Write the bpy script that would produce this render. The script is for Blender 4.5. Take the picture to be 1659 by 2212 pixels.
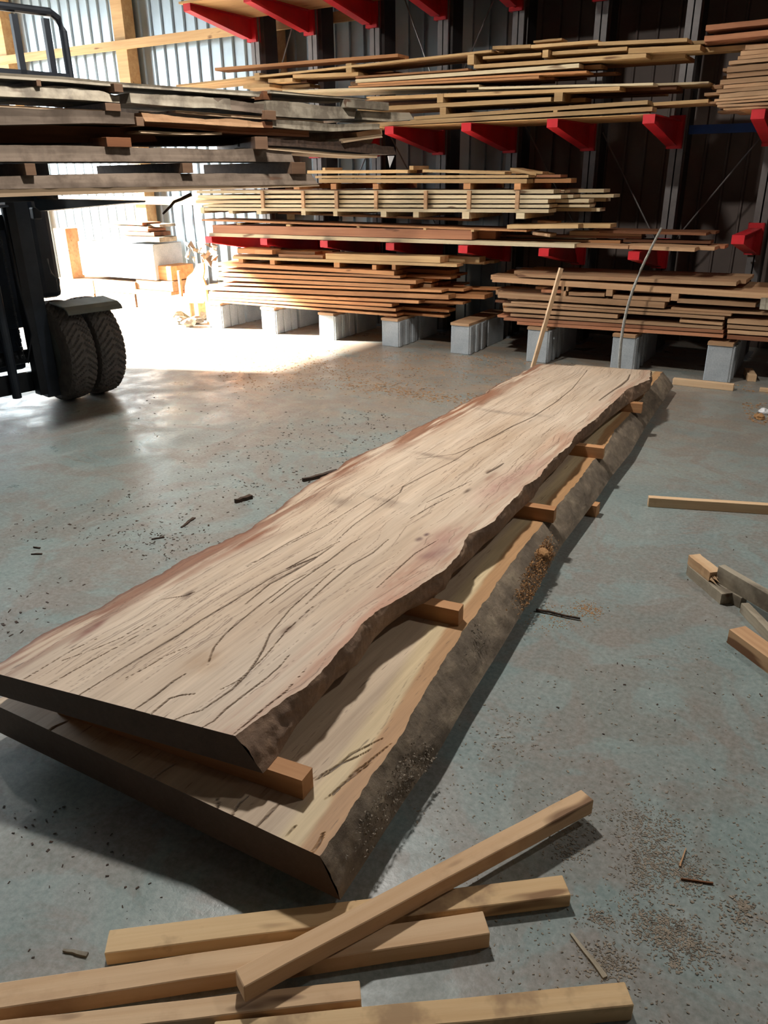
import bpy, bmesh, math, random
import numpy as np
from mathutils import Vector, Matrix, noise as mnoise
random.seed(7)
S = bpy.context.scene
for o in list(bpy.data.objects): bpy.data.objects.remove(o)
COL = S.collection
# ------------------------------------------------------------ camera
PITCH, ROLL, YAW, FPX, H = 0.406, -0.0114, 0.5431, 1684.66, 1.55
F = np.array([-math.sin(YAW)*math.cos(PITCH), math.cos(YAW)*math.cos(PITCH), -math.sin(PITCH)])
R0 = np.array([math.cos(YAW), math.sin(YAW), 0.]); U0 = np.cross(R0, F)
RR = R0*math.cos(ROLL)+U0*math.sin(ROLL); UU = -R0*math.sin(ROLL)+U0*math.cos(ROLL)
CC = np.array([0, 0, H])
cam = bpy.data.cameras.new('camera'); camo = bpy.data.objects.new('camera', cam); COL.objects.link(camo)
cam.sensor_fit = 'VERTICAL'; cam.sensor_height = 24; cam.lens = FPX/2212*24; cam.clip_start = .05; cam.clip_end = 200
camo.matrix_world = Matrix(((RR[0], UU[0], -F[0], 0), (RR[1], UU[1], -F[1], 0), (RR[2], UU[2], -F[2], H), (0, 0, 0, 1)))
S.camera = camo
# ------------------------------------------------------------ light
S.view_settings.view_transform = 'Standard'; S.view_settings.look = 'None'
S.view_settings.exposure = 0.0; S.view_settings.gamma = 1.0; S.view_settings.use_curve_mapping = False
W = bpy.data.worlds.new('sky'); S.world = W; W.use_nodes = True
W.node_tree.nodes['Background'].inputs[0].default_value = (.82, .92, 1, 1)
W.node_tree.nodes['Background'].inputs[1].default_value = 23.0
def lamp(name, kind, loc, power, color, size=None, rot=None):
    l = bpy.data.lights.new(name, kind); o = bpy.data.objects.new(name, l); COL.objects.link(o)
    o.location = loc; l.energy = power; l.color = color
    if kind == 'AREA':
        l.shape = 'DISK'; l.size = size
    if kind == 'SUN': l.angle = .02
    if rot: o.rotation_euler = rot
    return o
sun = lamp('sun', 'SUN', (-20, 4, 9), 120, (1, .93, .84))
sun.rotation_euler = Vector((1, .35, -.40)).to_track_quat('-Z', 'Y').to_euler()
# high-bay lamps of the shed (their housings are built further down)
BAYS = [(-2.55, 3.3, 3.95, 172), (1.7, 4.4, 4.6, 60), (-8.2, 4.2, 5.2, 30), (5.5, 2.0, 5.2, 20)]
for i, (x, y, z, p) in enumerate(BAYS):
    lamp('bay_light', 'AREA', (x, y, z-.02), p, (1, .955, .90), .30)
prt = lamp('door_portal', 'AREA', (-13.45, 5.15, 1.85), 1, (1, 1, 1), 1)
prt.data.shape = 'RECTANGLE'; prt.data.size = 6.2; prt.data.size_y = 3.7
prt.rotation_euler = Vector((1, 0, 0)).to_track_quat('-Z', 'Y').to_euler(); prt.data.cycles.is_portal = True

# ------------------------------------------------------------ helpers
def ray(x, y): return F+RR*(x-829.5)/FPX-UU*(y-1106)/FPX
def PZ(x, y, Z=0.):
    d = ray(x, y); return Vector(CC+d*(Z-H)/d[2])
def PY(x, y, Y):
    d = ray(x, y); return Vector(CC+d*Y/d[1])
def PP(x, y, p0, n):
    d = ray(x, y); n = np.array(n); return Vector(CC+d*((np.array(p0)-CC)@n)/(d@n))
def tag(o, label=None, cat=None, group=None, kind=None):
    if label: o['label'] = label
    if cat: o['category'] = cat
    if group: o['group'] = group
    if kind: o['kind'] = kind
    return o
def empty(name, loc, rz=0, **k):
    o = bpy.data.objects.new(name, None); COL.objects.link(o); o.location = loc; o.rotation_euler = (0, 0, rz)
    o.empty_display_size = .05
    return tag(o, **k)
def mesh(name, vs, fs, mat, parent=None, smooth=False, mats=None, mi=None):
    me = bpy.data.meshes.new(name); me.from_pydata([tuple(v) for v in vs], [], fs); me.update()
    if mats:
        for m in mats: me.materials.append(m)
        me.polygons.foreach_set('material_index', mi)
    elif mat: me.materials.append(mat)
    if smooth: me.polygons.foreach_set('use_smooth', [True]*len(me.polygons))
    o = bpy.data.objects.new(name, me); COL.objects.link(o)
    if parent: o.parent = parent
    return o
class MB:
    def __init__(s): s.v = []; s.f = []
    def box(s, x0, y0, z0, x1, y1, z1, M=None):
        b = len(s.v)
        for p in ((x0,y0,z0),(x1,y0,z0),(x1,y1,z0),(x0,y1,z0),(x0,y0,z1),(x1,y0,z1),(x1,y1,z1),(x0,y1,z1)):
            s.v.append(M @ Vector(p) if M else Vector(p))
        for f in ((3,2,1,0),(4,5,6,7),(0,1,5,4),(1,2,6,5),(2,3,7,6),(3,0,4,7)): s.f.append(tuple(b+i for i in f))
    def prism(s, pts, axis, a, b_):
        n = len(pts); b = len(s.v)
        for t in (a, b_):
            for p, q in pts:
                s.v.append(Vector((t,p,q)) if axis=='x' else Vector((p,t,q)) if axis=='y' else Vector((p,q,t)))
        s.f.append(tuple(b+i for i in range(n))[::-1]); s.f.append(tuple(b+n+i for i in range(n)))
        for i in range(n): s.f.append((b+i, b+(i+1)%n, b+n+(i+1)%n, b+n+i))
    def tube(s, pts, r, n=8, r2=None):
        b = len(s.v); m = len(pts)
        for i, p in enumerate(pts):
            p = Vector(p); t = (Vector(pts[min(i+1,m-1)])-Vector(pts[max(i-1,0)])).normalized()
            a = t.orthogonal() if abs(t.z) > .95 else t.cross(Vector((0,0,1)))
            a.normalize(); c = t.cross(a)
            rr = r if r2 is None else r+(r2-r)*i/(m-1)
            for k in range(n):
                g = 2*math.pi*k/n; s.v.append(p+a*rr*math.cos(g)+c*rr*math.sin(g))
        for i in range(m-1):
            for k in range(n): s.f.append((b+i*n+k, b+i*n+(k+1)%n, b+(i+1)*n+(k+1)%n, b+(i+1)*n+k))
        s.f.append(tuple(b+k for k in range(n))[::-1]); s.f.append(tuple(b+(m-1)*n+k for k in range(n)))
    def build(s, name, mat, parent=None, smooth=False, bevel=0):
        o = mesh(name, s.v, s.f, mat, parent, smooth)
        bm = bmesh.new(); bm.from_mesh(o.data); bmesh.ops.recalc_face_normals(bm, faces=bm.faces)
        bm.to_mesh(o.data); bm.free()
        if bevel:
            m = o.modifiers.new('bevel', 'BEVEL'); m.width = bevel; m.segments = 2; m.limit_method = 'ANGLE'
        return o
# ------------------------------------------------------------ materials
def mat(name):
    m = bpy.data.materials.new(name); m.use_nodes = True; nt = m.node_tree
    return m, nt, nt.nodes['Principled BSDF']
def nd(nt, t, **k):
    n = nt.nodes.new(t)
    for a, b in k.items(): setattr(n, a, b)
    return n
def srgb(r, g, b):
    f = lambda c: (c/255/12.92 if c/255 <= .04045 else ((c/255+.055)/1.055)**2.4)
    return (f(r), f(g), f(b), 1)
def noise_n(nt, co, scale, detail=6, rough=.6, dist=0):
    n = nd(nt, 'ShaderNodeTexNoise'); n.inputs['Scale'].default_value = scale; n.inputs['Detail'].default_value = detail
    n.inputs['Roughness'].default_value = rough; n.inputs['Distortion'].default_value = dist
    nt.links.new(co, n.inputs['Vector']); return n.outputs['Fac']
def ramp(nt, fac, stops):
    r = nd(nt, 'ShaderNodeValToRGB'); e = r.color_ramp.elements
    while len(e) < len(stops): e.new(.5)
    for i, (p, c) in enumerate(stops):
        e[i].position = p; e[i].color = c if len(c) == 4 else (*c, 1)
    nt.links.new(fac, r.inputs['Fac']); return r.outputs['Color']
def mix(nt, fac, a, b, mode='MIX'):
    m = nd(nt, 'ShaderNodeMix', data_type='RGBA', blend_type=mode)
    for s, v in ((m.inputs[0], fac), (m.inputs[6], a), (m.inputs[7], b)):
        if hasattr(v, 'links'): nt.links.new(v, s)
        else: s.default_value = v
    return m.outputs[2]
def mapped(nt, co, sc, loc=(0,0,0)):
    m = nd(nt, 'ShaderNodeMapping'); m.inputs['Scale'].default_value = sc; m.inputs['Location'].default_value = loc
    nt.links.new(co, m.inputs['Vector']); return m.outputs[0]
def bump(nt, b, h, st=.3, dist=.01):
    n = nd(nt, 'ShaderNodeBump'); n.inputs['Strength'].default_value = st; n.inputs['Distance'].default_value = dist
    nt.links.new(h, n.inputs['Height']); nt.links.new(n.outputs[0], b.inputs['Normal'])
def wood(name, light, dark, knot=srgb(96, 58, 34), axis=0, rough=.75, vary=.35, freq=1.0, dirt=None, dk=(.45, .6, .7)):
    m, nt, b = mat(name)
    tc = nd(nt, 'ShaderNodeTexCoord'); oi = nd(nt, 'ShaderNodeObjectInfo')
    off = nd(nt, 'ShaderNodeVectorMath', operation='SCALE'); cmb = nd(nt, 'ShaderNodeCombineXYZ')
    for i in range(3): nt.links.new(oi.outputs['Random'], cmb.inputs[i])
    nt.links.new(cmb.outputs[0], off.inputs[0]); off.inputs['Scale'].default_value = 37.
    ad = nd(nt, 'ShaderNodeVectorMath', operation='ADD'); nt.links.new(tc.outputs['Object'], ad.inputs[0]); nt.links.new(off.outputs[0], ad.inputs[1])
    sc = [28*freq]*3; sc[axis] = 1.1
    fib = noise_n(nt, mapped(nt, ad.outputs[0], sc), 1.0, 8, .65, .4)
    sc2 = [9*freq]*3; sc2[axis] = .7
    band = noise_n(nt, mapped(nt, ad.outputs[0], sc2), 1.0, 3, .5, .8)
    c = ramp(nt, fib, [(.3, dark), (.62, light)])
    c = mix(nt, .45, c, ramp(nt, band, [(.35, dark), (.6, light)]))
    sc3 = [14]*3; sc3[axis] = 3.2
    kn = noise_n(nt, mapped(nt, ad.outputs[0], sc3), 1.0, 2, .4)
    kt = .66 if name.startswith('sawn_stick') else .70
    c = mix(nt, ramp(nt, kn, [(kt, (0,0,0)), (kt+.05, (.8,.8,.8))]), c, knot)
    v = nd(nt, 'ShaderNodeMapRange'); nt.links.new(oi.outputs['Random'], v.inputs[0])
    v.inputs[3].default_value = 1-vary; v.inputs[4].default_value = 1+vary*.35
    hs = nd(nt, 'ShaderNodeHueSaturation'); nt.links.new(c, hs.inputs['Color']); nt.links.new(v.outputs[0], hs.inputs['Value'])
    c = hs.outputs[0]
    if dirt:
        c = mix(nt, ramp(nt, noise_n(nt, ad.outputs[0], 5, 5), [(dk[0], (0,0,0)), (dk[1], (dk[2],)*3)]), c, dirt)
    nt.links.new(c, b.inputs['Base Color']); b.inputs['Roughness'].default_value = rough
    b.inputs['Specular IOR Level'].default_value = .3
    bump(nt, b, fib, .25, .004)
    return m
def plain(name, col, rough=.6, metal=0, sc=12, amt=.25, bmp=.1, dark=None):
    m, nt, b = mat(name); tc = nd(nt, 'ShaderNodeTexCoord')
    n = noise_n(nt, tc.outputs['Object'], sc, 6)
    d = dark or tuple(x*(1-amt*2) for x in col[:3])+(1,)
    nt.links.new(ramp(nt, n, [(.35, d), (.6, col)]), b.inputs['Base Color'])
    b.inputs['Roughness'].default_value = rough; b.inputs['Metallic'].default_value = metal
    if bmp: bump(nt, b, n, bmp, .01)
    return m
M = {}
M['pine'] = wood('pale_pine', srgb(206, 172, 124), srgb(168, 130, 84))
M['white'] = wood('cream_pine', srgb(222, 204, 168), srgb(186, 162, 124), vary=.25)
M['orange'] = wood('orange_pine', srgb(206, 150, 100), srgb(160, 104, 62), vary=.35)
M['red'] = wood('reddish_board', srgb(186, 128, 92), srgb(140, 88, 60))
M['brown'] = wood('brown_board', srgb(130, 84, 54), srgb(88, 54, 34))
M['tan'] = wood('tan_board', srgb(196, 158, 120), srgb(158, 118, 84))
M['stick'] = wood('sawn_stick', srgb(220, 188, 150), srgb(198, 158, 118), vary=.10, knot=srgb(110, 78, 56), dirt=srgb(160, 124, 94), dk=(.56, .66, .35))
M['stick2'] = wood('sawn_stick_mottled', srgb(220, 190, 146), srgb(196, 158, 112), vary=.10, knot=srgb(120, 84, 56), dirt=srgb(132, 104, 80), dk=(.50, .60, .6))
M['sticker'] = wood('orange_bearer', srgb(196, 148, 104), srgb(164, 112, 72), vary=.15)
M['greywood'] = wood('weathered_grey_board', srgb(180, 170, 150), srgb(134, 122, 104), vary=.3, dirt=srgb(74, 64, 54))
M['slabgrey'] = wood('rough_slab', srgb(136, 120, 105), srgb(82, 70, 60), vary=.25, rough=.9, dirt=srgb(76, 64, 54))
M['slabcut'] = wood('sawn_slab_face', srgb(176, 154, 126), srgb(140, 116, 90), vary=.15)
M['bearer'] = wood('dull_bearer', srgb(124, 96, 74), srgb(88, 64, 48), vary=.2)
M['beam'] = wood('shed_timber', srgb(204, 170, 124), srgb(172, 134, 90), vary=.1)
M['ply'] = wood('plywood', srgb(204, 164, 112), srgb(176, 132, 84), vary=.08, freq=.6)
M['barkchip'] = plain('bark', srgb(70, 52, 40), .9, sc=30, bmp=.5)
M['red_paint'] = plain('red_paint', srgb(196, 28, 38), .45, sc=5, amt=.12, bmp=.03)
M['blue_paint'] = plain('blue_paint', srgb(24, 74, 150), .45, sc=5, amt=.15, bmp=.03)
M['galv'] = plain('galvanised_steel', srgb(150, 156, 162), .42, .7, sc=16, amt=.1, bmp=.04)
M['black'] = plain('black_steel', srgb(44, 50, 58), .5, .2, sc=8, amt=.15)
M['strut'] = plain('dusty_strut_steel', srgb(122, 118, 116), .5, .5, sc=10, amt=.1)
M['darksteel'] = plain('dark_primer_steel', srgb(50, 46, 44), .7, sc=8, amt=.12)
M['navy'] = plain('dark_blue_grey_paint', srgb(64, 74, 88), .5, .1, sc=7, amt=.12)
M['rubber'] = plain('tyre_rubber', srgb(112, 106, 102), .85, sc=20, amt=.15)
M['fender'] = plain('dusty_fender_paint', srgb(112, 118, 112), .6, sc=9, amt=.12)
M['white_plastic'] = plain('white_plastic', srgb(225, 225, 225), .5, sc=5, amt=.05)
M['hose'] = plain('grey_rod', srgb(140, 136, 126), .6, sc=60, amt=.2)
def concrete(name, c1, c2, sc=6):
    m, nt, b = mat(name); tc = nd(nt, 'ShaderNodeTexCoord')
    n = noise_n(nt, tc.outputs['Object'], sc, 8, .65); n2 = noise_n(nt, tc.outputs['Object'], sc*14, 4, .7)
    c = mix(nt, ramp(nt, n, [(.35, (0,0,0)), (.65, (1,1,1))]), c1, c2)
    c = mix(nt, .25, c, ramp(nt, n2, [(.3, (.1,.1,.1)), (.7, (.6,.6,.6))]))
    nt.links.new(c, b.inputs['Base Color']); b.inputs['Roughness'].default_value = .85
    bump(nt, b, n2, .35, .006); return m
M['block'] = concrete('concrete_block', srgb(150, 158, 162), srgb(178, 184, 186))
def floor_mat():
    m, nt, b = mat('concrete_floor'); tc = nd(nt, 'ShaderNodeTexCoord'); co = tc.outputs['Object']
    big = noise_n(nt, mapped(nt, co, (1,1,1)), .9, 6, .6, .5)
    mid = noise_n(nt, co, 3.3, 8, .68, .6)
    fine = noise_n(nt, co, 60, 4, .7)
    streak = noise_n(nt, mapped(nt, co, (9, 2.2, 1)), 1.0, 7, .7, 1.2)
    c = mix(nt, ramp(nt, big, [(.35, (0,0,0)), (.62, (1,1,1))]), srgb(104, 124, 122), srgb(126, 142, 138))
    # dusty brown film tracked over the concrete
    sp = nd(nt, 'ShaderNodeSeparateXYZ'); nt.links.new(co, sp.inputs[0])
    film = noise_n(nt, co, 1.9, 7, .62, 1.6)
    dust = mix(nt, .5, ramp(nt, mid, [(.42, (0,0,0)), (.60, (.85,.85,.85))]), ramp(nt, film, [(.47, (0,0,0)), (.53, (1,1,1))]))
    c = mix(nt, dust, c, srgb(117, 110, 100))
    c = mix(nt, ramp(nt, streak, [(.54, (0,0,0)), (.70, (.4,.4,.4))]), c, srgb(150, 160, 156))
    # sawdust-brown zone in front of the racks
    r = nd(nt, 'ShaderNodeMapRange', clamp=True); nt.links.new(sp.outputs['Y'], r.inputs[0])
    r.inputs[1].default_value = 3.6; r.inputs[2].default_value = 5.6
    r2 = nd(nt, 'ShaderNodeMapRange', clamp=True); nt.links.new(sp.outputs['X'], r2.inputs[0])
    r2.inputs[1].default_value = .6; r2.inputs[2].default_value = -2.2
    mu = nd(nt, 'ShaderNodeMath', operation='MULTIPLY'); nt.links.new(r.outputs[0], mu.inputs[0]); nt.links.new(r2.outputs[0], mu.inputs[1])
    mu2 = nd(nt, 'ShaderNodeMath', operation='MULTIPLY'); nt.links.new(mu.outputs[0], mu2.inputs[0])
    nt.links.new(ramp(nt, noise_n(nt, mapped(nt, co, (1.2, 3, 1)), 2.0, 8, .7, .8), [(.36, (.1,.1,.1)), (.62, (1,1,1))]), mu2.inputs[1])
    c = mix(nt, mu2.outputs[0], c, srgb(150, 126, 100))
    c = mix(nt, .18, c, ramp(nt, fine, [(.3, (.08,.08,.08)), (.7, (.7,.7,.7))]))
    nt.links.new(c, b.inputs['Base Color'])
    nt.links.new(ramp(nt, mid, [(.35, (.24,.24,.24)), (.62, (.52,.52,.52))]), b.inputs['Roughness'])
    b.inputs['Specular IOR Level'].default_value = .45
    bump(nt, b, mix(nt, .5, mid, fine), .12, .01)
    return m
M['floor'] = floor_mat()
# ------------------------------------------------------------ setting
def struct(o): o['kind'] = 'structure'; return o
fl = MB(); fl.box(-13.5, -6, -.2, 7, 8.3, 0); struct(fl.build('floor', M['floor']))
gr = MB(); gr.box(-60, -30, -.3, -13.5, 50, -.03); struct(gr.build('ground', plain('yard_gravel', srgb(176, 168, 154), .9, sc=3)))
ce = MB(); ce.box(-13.6, -6.1, 6.0, 7.1, 8.4, 6.1); struct(ce.build('ceiling', plain('dark_roof_lining', srgb(88, 84, 80), .8, sc=3)))
sheet = plain('galvanised_sheet', srgb(172, 184, 190), .36, .75, sc=3, amt=.06, bmp=.02)
dark_sheet = plain('shade_darkened_sheet', srgb(108, 95, 88), .6, .1, sc=3, amt=.1, bmp=.02)  # shade behind the racks put into the colour; other walls darkened to cut bounce
def corrugated(name, along, a0, a1, base, inward, z0, z1, mt=None):
    vs = []; fs = []; p = .185; prof = []
    a = a0
    while a < a1:
        for d, h in ((0, 0), (.148, 0), (.156, .024), (.172, .024), (.180, 0)):
            if a+d <= a1: prof.append((a+d, h))
        a += p
    prof.append((a1, 0))
    for z in (z0, z1):
        for q, h in prof:
            vs.append((q, base+inward*h, z) if along == 'x' else (base+inward*h, q, z))
    n = len(prof)
    for i in range(n-1): fs.append((i, i+1, n+i+1, n+i))
    # outer skin gives the sheet its thickness
    b = len(vs)
    for z in (z0, z1):
        for q in (a0, a1): vs.append((q, base-inward*.03, z) if along == 'x' else (base-inward*.03, q, z))
    fs.append((b, b+2, b+3, b+1)); fs.append((0, n, b+2, b)); fs.append((n-1, b+1, b+3, 2*n-1))
    fs.append(tuple([b+2]+[n+i for i in range(n)]+[b+3])); fs.append(tuple([b]+[i for i in range(n)]+[b+1])[::-1])
    return struct(mesh(name, vs, fs, mt or sheet))
corrugated('wall_back', 'x', -13.5, -3.336, 8.3, -1, 0, 6)
corrugated('wall_back_right', 'x', -3.336, 7, 8.3, -1, 0, 6, dark_sheet)  # same sheeting as the left part, its dimness painted as a darker brown
wl = MB(); wl.box(-13.6, -6, 0, -13.5, 2.0, 6); wl.box(-13.6, 2.0, 3.7, -13.5, 8.3, 6); struct(wl.build('wall_left', dark_sheet))
corrugated('wall_right', 'y', -6, 8.3, 7.0, -1, 0, 6, dark_sheet)
wf = MB(); wf.box(-13.5, -6.1, 0, 7, -6, 6); struct(wf.build('wall_front', dark_sheet))
# timber columns and girts of the back wall
COLX = [-11.06, -8.69, -6.32]
for i, x in enumerate(COLX):
    b = MB(); b.box(x-.1, 8.08, 0, x+.1, 8.26, 6); struct(b.build('trim_%d' % (i+1), M['beam'], bevel=.004))
for i, z in enumerate((1.24, 3.06, 4.5)):
    b = MB(); b.box(-13.4, 8.04, z, -5.15, 8.08, z+.1); struct(b.build('trim_%d' % (i+11), M['beam']))
# high-bay lamp housings
for i, (x, y, z, p) in enumerate(BAYS):
    e = empty('high_bay_lamp', (x, y, z), label=['round high bay lamp hanging above the live edge slabs', 'round high bay lamp hanging over the loose sticks on the right',
        'round high bay lamp hanging over the forklift', 'round high bay lamp nearest the right wall'][i], cat='lamp')
    m_ = MB()
    seg = 20
    for (r, zz) in ((.2, -.015), (.2, .0), (.1, .14), (.05, .2)):
        for k in range(seg): m_.v.append(Vector((r*math.cos(2*math.pi*k/seg), r*math.sin(2*math.pi*k/seg), zz)))
    for j in range(3):
        for k in range(seg): m_.f.append((j*seg+k, j*seg+(k+1) % seg, (j+1)*seg+(k+1) % seg, (j+1)*seg+k))
    m_.f.append(tuple(range(3*seg, 4*seg)))
    m_.build('housing', M['black'], e)
    c = MB(); c.tube([(0, 0, .2), (0, 0, 6-z)], .008); c.build('suspension_cable', M['black'], e)

# ------------------------------------------------------------ the two live edge slabs
def vnoise(P, s, seed=0):
    return mnoise.noise(Vector((P[0]*s+seed, P[1]*s-seed, P[2]*s if len(P) > 2 else seed*.3)))
def curve_by_y(px, Z):
    pts = sorted([PZ(x, y, Z) for x, y in px], key=lambda p: p.y)
    return np.array([p.y for p in pts]), np.array([p.x for p in pts])
def crack_mask(X, Y, polys):
    """polys: list of (points Nx2, width); returns 0..1 darkness"""
    out = np.zeros(X.shape)
    for pts, w in polys:
        pts = np.array(pts); lo = pts.min(0)-.03; hi = pts.max(0)+.03
        sel = (X > lo[0]) & (X < hi[0]) & (Y > lo[1]) & (Y < hi[1])
        if not sel.any(): continue
        x = X[sel]; y = Y[sel]; best = np.full(x.shape, 9.)
        n = len(pts)-1
        for i in range(n):
            a = pts[i]; b = pts[i+1]; d = b-a; L = (d@d)+1e-12
            t = np.clip(((x-a[0])*d[0]+(y-a[1])*d[1])/L, 0, 1)
            dist = np.hypot(x-a[0]-t*d[0], y-a[1]-t*d[1])
            u = (i+t)/n; ww = w*(.35+.65*np.sin(np.pi*np.clip(u, .04, .96)))
            best = np.minimum(best, dist/ww)
        m = np.clip(1.35-best, 0, 1)
        out[sel] = np.maximum(out[sel], m)
    return out
def slab_material(name):
    m, nt, b = mat(name); tc = nd(nt, 'ShaderNodeTexCoord'); co = tc.outputs['Object']
    at = nd(nt, 'ShaderNodeVertexColor'); at.layer_name = 'wood_colour'
    f1 = noise_n(nt, mapped(nt, co, (70, 2.2, 70)), 1.0, 8, .7, .3)
    f2 = noise_n(nt, mapped(nt, co, (16, 1.0, 16)), 1.0, 5, .6, .6)
    c = mix(nt, .55, at.outputs[0], ramp(nt, f1, [(.3, (.6,.56,.53)), (.62, (1,1,1))]), 'MULTIPLY')
    c = mix(nt, .6, c, ramp(nt, f2, [(.32, (.76,.72,.69)), (.6, (1,1,1))]), 'MULTIPLY')
    pits = noise_n(nt, mapped(nt, co, (120, 9, 120)), 1.0, 2, .5)
    c = mix(nt, ramp(nt, pits, [(.68, (0,0,0)), (.74, (.6,.6,.6))]), c, srgb(84, 62, 48))
    nt.links.new(c, b.inputs['Base Color']); b.inputs['Roughness'].default_value = .55
    b.inputs['Specular IOR Level'].default_value = .35
    bump(nt, b, f1, .25, .003); return m
def bark_material(name, c1, c2, c3):
    m, nt, b = mat(name); tc = nd(nt, 'ShaderNodeTexCoord'); co = tc.outputs['Object']
    n1 = noise_n(nt, mapped(nt, co, (9, 3.5, 12)), 1.0, 8, .7, .6); n2 = noise_n(nt, co, 45, 6, .75); n3 = noise_n(nt, co, 4.5, 4, .6, .5)
    c = ramp(nt, n1, [(.32, c1), (.55, c2), (.72, c3)])
    c = mix(nt, ramp(nt, n3, [(.42, (0,0,0)), (.62, (.7,.7,.7))]), c, c1)
    c = mix(nt, .5, c, ramp(nt, n2, [(.3, (.3,.28,.26)), (.7, (1,1,1))]), 'MULTIPLY')
    nt.links.new(c, b.inputs['Base Color']); b.inputs['Roughness'].default_value = .9
    bump(nt, b, mix(nt, .5, n1, n2), .7, .012); return m
M['slab'] = slab_material('slab_wood')
M['bark_up'] = bark_material('upper_slab_edge', srgb(124, 100, 82), srgb(158, 128, 102), srgb(182, 154, 128))
M['bark_lo'] = bark_material('lower_slab_bark', srgb(106, 94, 80), srgb(146, 130, 110), srgb(176, 160, 134))
def sm(a, b, x): t = np.clip((x-a)/(b-a), 0, 1); return t*t*(3-2*t)
def fbm(X, Y, sx, sy, seed, octv=4):
    """cheap value noise on arrays"""
    out = np.zeros(X.shape); amp = 1.; tot = 0.
    rs = np.random.RandomState(seed)
    for o in range(octv):
        g = rs.rand(64, 64); gx = (X*sx*2**o) % 64; gy = (Y*sy*2**o) % 64
        ix = gx.astype(int) % 64; iy = gy.astype(int) % 64; fx = gx-np.floor(gx); fy = gy-np.floor(gy)
        fx = fx*fx*(3-2*fx); fy = fy*fy*(3-2*fy); jx = (ix+1) % 64; jy = (iy+1) % 64
        out += amp*((g[ix, iy]*(1-fx)+g[jx, iy]*fx)*(1-fy)+(g[ix, jy]*(1-fx)+g[jx, jy]*fx)*fy)
        tot += amp; amp *= .55
    return out/tot
def lin(c): return np.array(srgb(*c)[:3])
def make_slab(name, label, zt, zb, Ltop, Rtop, Rbot, YL, YR, nt_, ns, cracks, blobs, edge_mat, colfn, left_out, nchk=290, kchk=.55):
    """Ltop/Rtop/Rbot = (ys, xs); YL/YR = (near, far) y of the left / right side"""
    t = np.linspace(0, 1, nt_+1)
    yl = YL[0]+(YL[1]-YL[0])*t; yr = YR[0]+(YR[1]-YR[0])*t
    xl = np.interp(yl, *Ltop); xr = np.interp(yr, *Rtop)
    rag = np.array([mnoise.fractal(Vector((y*9, 3.1, 0)), .8, 2, 4) for y in yl])*.012
    xl = xl+rag
    rag = np.array([mnoise.fractal(Vector((y*12, 9.1, 0)), .8, 2, 4) for y in yr])*.007
    xr = xr+rag
    s = np.linspace(0, 1, ns+1)
    X = xl[:, None]*(1-s)+xr[:, None]*s; Y = yl[:, None]*(1-s)+yr[:, None]*s
    ck = crack_mask(X, Y, cracks)
    # short drying checks that follow the grain
    rs = np.random.RandomState(5); checks = []
    for i in range(nchk):
        s0 = rs.rand(); t0 = rs.rand()**1.2; L = rs.uniform(.02, .11)*(1.6 if s0 < .45 else 1)
        n = 6; pts = []
        for k in range(n):
            tt = min(t0+L*k/(n-1), .999); ss = np.clip(s0+.012*math.sin(k*1.1+i)*(k/(n-1)), .01, .99)
            j = tt*nt_; a = int(j); f_ = j-a
            pts.append((((X[a, int(ss*ns)])*(1-f_)+X[min(a+1, nt_), int(ss*ns)]*f_), (Y[a, int(ss*ns)]*(1-f_)+Y[min(a+1, nt_), int(ss*ns)]*f_)))
        checks.append((pts, rs.uniform(.0009, .0020)))
    ck2 = crack_mask(X, Y, checks)*kchk*1.2
    C = colfn(X, Y, s[None, :]+0*X, t[:, None]+0*X)
    for (cx, cy, rx, ry, rot, col, k) in blobs:
        ca, sa = math.cos(rot), math.sin(rot)
        dx = X-cx; dy = Y-cy; u = (dx*ca+dy*sa)/rx; v = (-dx*sa+dy*ca)/ry
        w = np.exp(-(u*u+v*v)**1.3)*k*(.35+.9*fbm(X, Y, 60, 25, 4)); w = np.clip(w, 0, 1)[..., None]
        C = C*(1-w)+lin(col)*w
    m = ck2[..., None]; C = C*(1-m)+lin((96, 70, 54))*m
    m = ck[..., None]*.88; C = C*(1-m)+lin((70, 50, 40))*m
    Z = zt-.004*ck+.0012*(fbm(X, Y, 7, 2, 3)-.5)
    verts = np.stack([X, Y, Z], -1).reshape(-1, 3)
    fs = []; w = ns+1
    for i in range(nt_):
        o = i*w
        for j in range(ns): fs.append((o+j, o+j+1, o+w+j+1, o+w+j))
    cols = C.reshape(-1, 3)
    # underside and the two sawn ends (each end a strip down to the bottom edge)
    nb = len(verts)
    xb_r = np.interp(yr, *Rbot); xb_l = xl-left_out
    bot = [];
    for i in range(nt_+1): bot += [(xb_l[i], yl[i], zb), (xb_r[i], yr[i], zb)]
    verts = np.concatenate([verts, np.array(bot)])
    cols = np.concatenate([cols, np.tile(lin((176, 150, 122)), (len(bot), 1))])
    for i in range(nt_): fs.append((nb+2*i, nb+2*i+2, nb+2*i+3, nb+2*i+1))
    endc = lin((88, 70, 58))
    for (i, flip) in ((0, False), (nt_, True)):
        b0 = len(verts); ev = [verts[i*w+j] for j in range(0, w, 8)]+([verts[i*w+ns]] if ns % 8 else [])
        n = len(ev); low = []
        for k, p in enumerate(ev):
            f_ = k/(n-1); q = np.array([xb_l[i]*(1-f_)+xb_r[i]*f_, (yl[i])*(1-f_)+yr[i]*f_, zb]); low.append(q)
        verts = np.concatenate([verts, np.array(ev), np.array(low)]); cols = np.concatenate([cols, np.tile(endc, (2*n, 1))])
        for k in range(n-1):
            q = (b0+k, b0+n+k, b0+n+k+1, b0+k+1); fs.append(q if not flip else q[::-1])
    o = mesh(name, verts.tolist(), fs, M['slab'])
    ca = o.data.color_attributes.new('wood_colour', 'FLOAT_COLOR', 'POINT')
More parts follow.
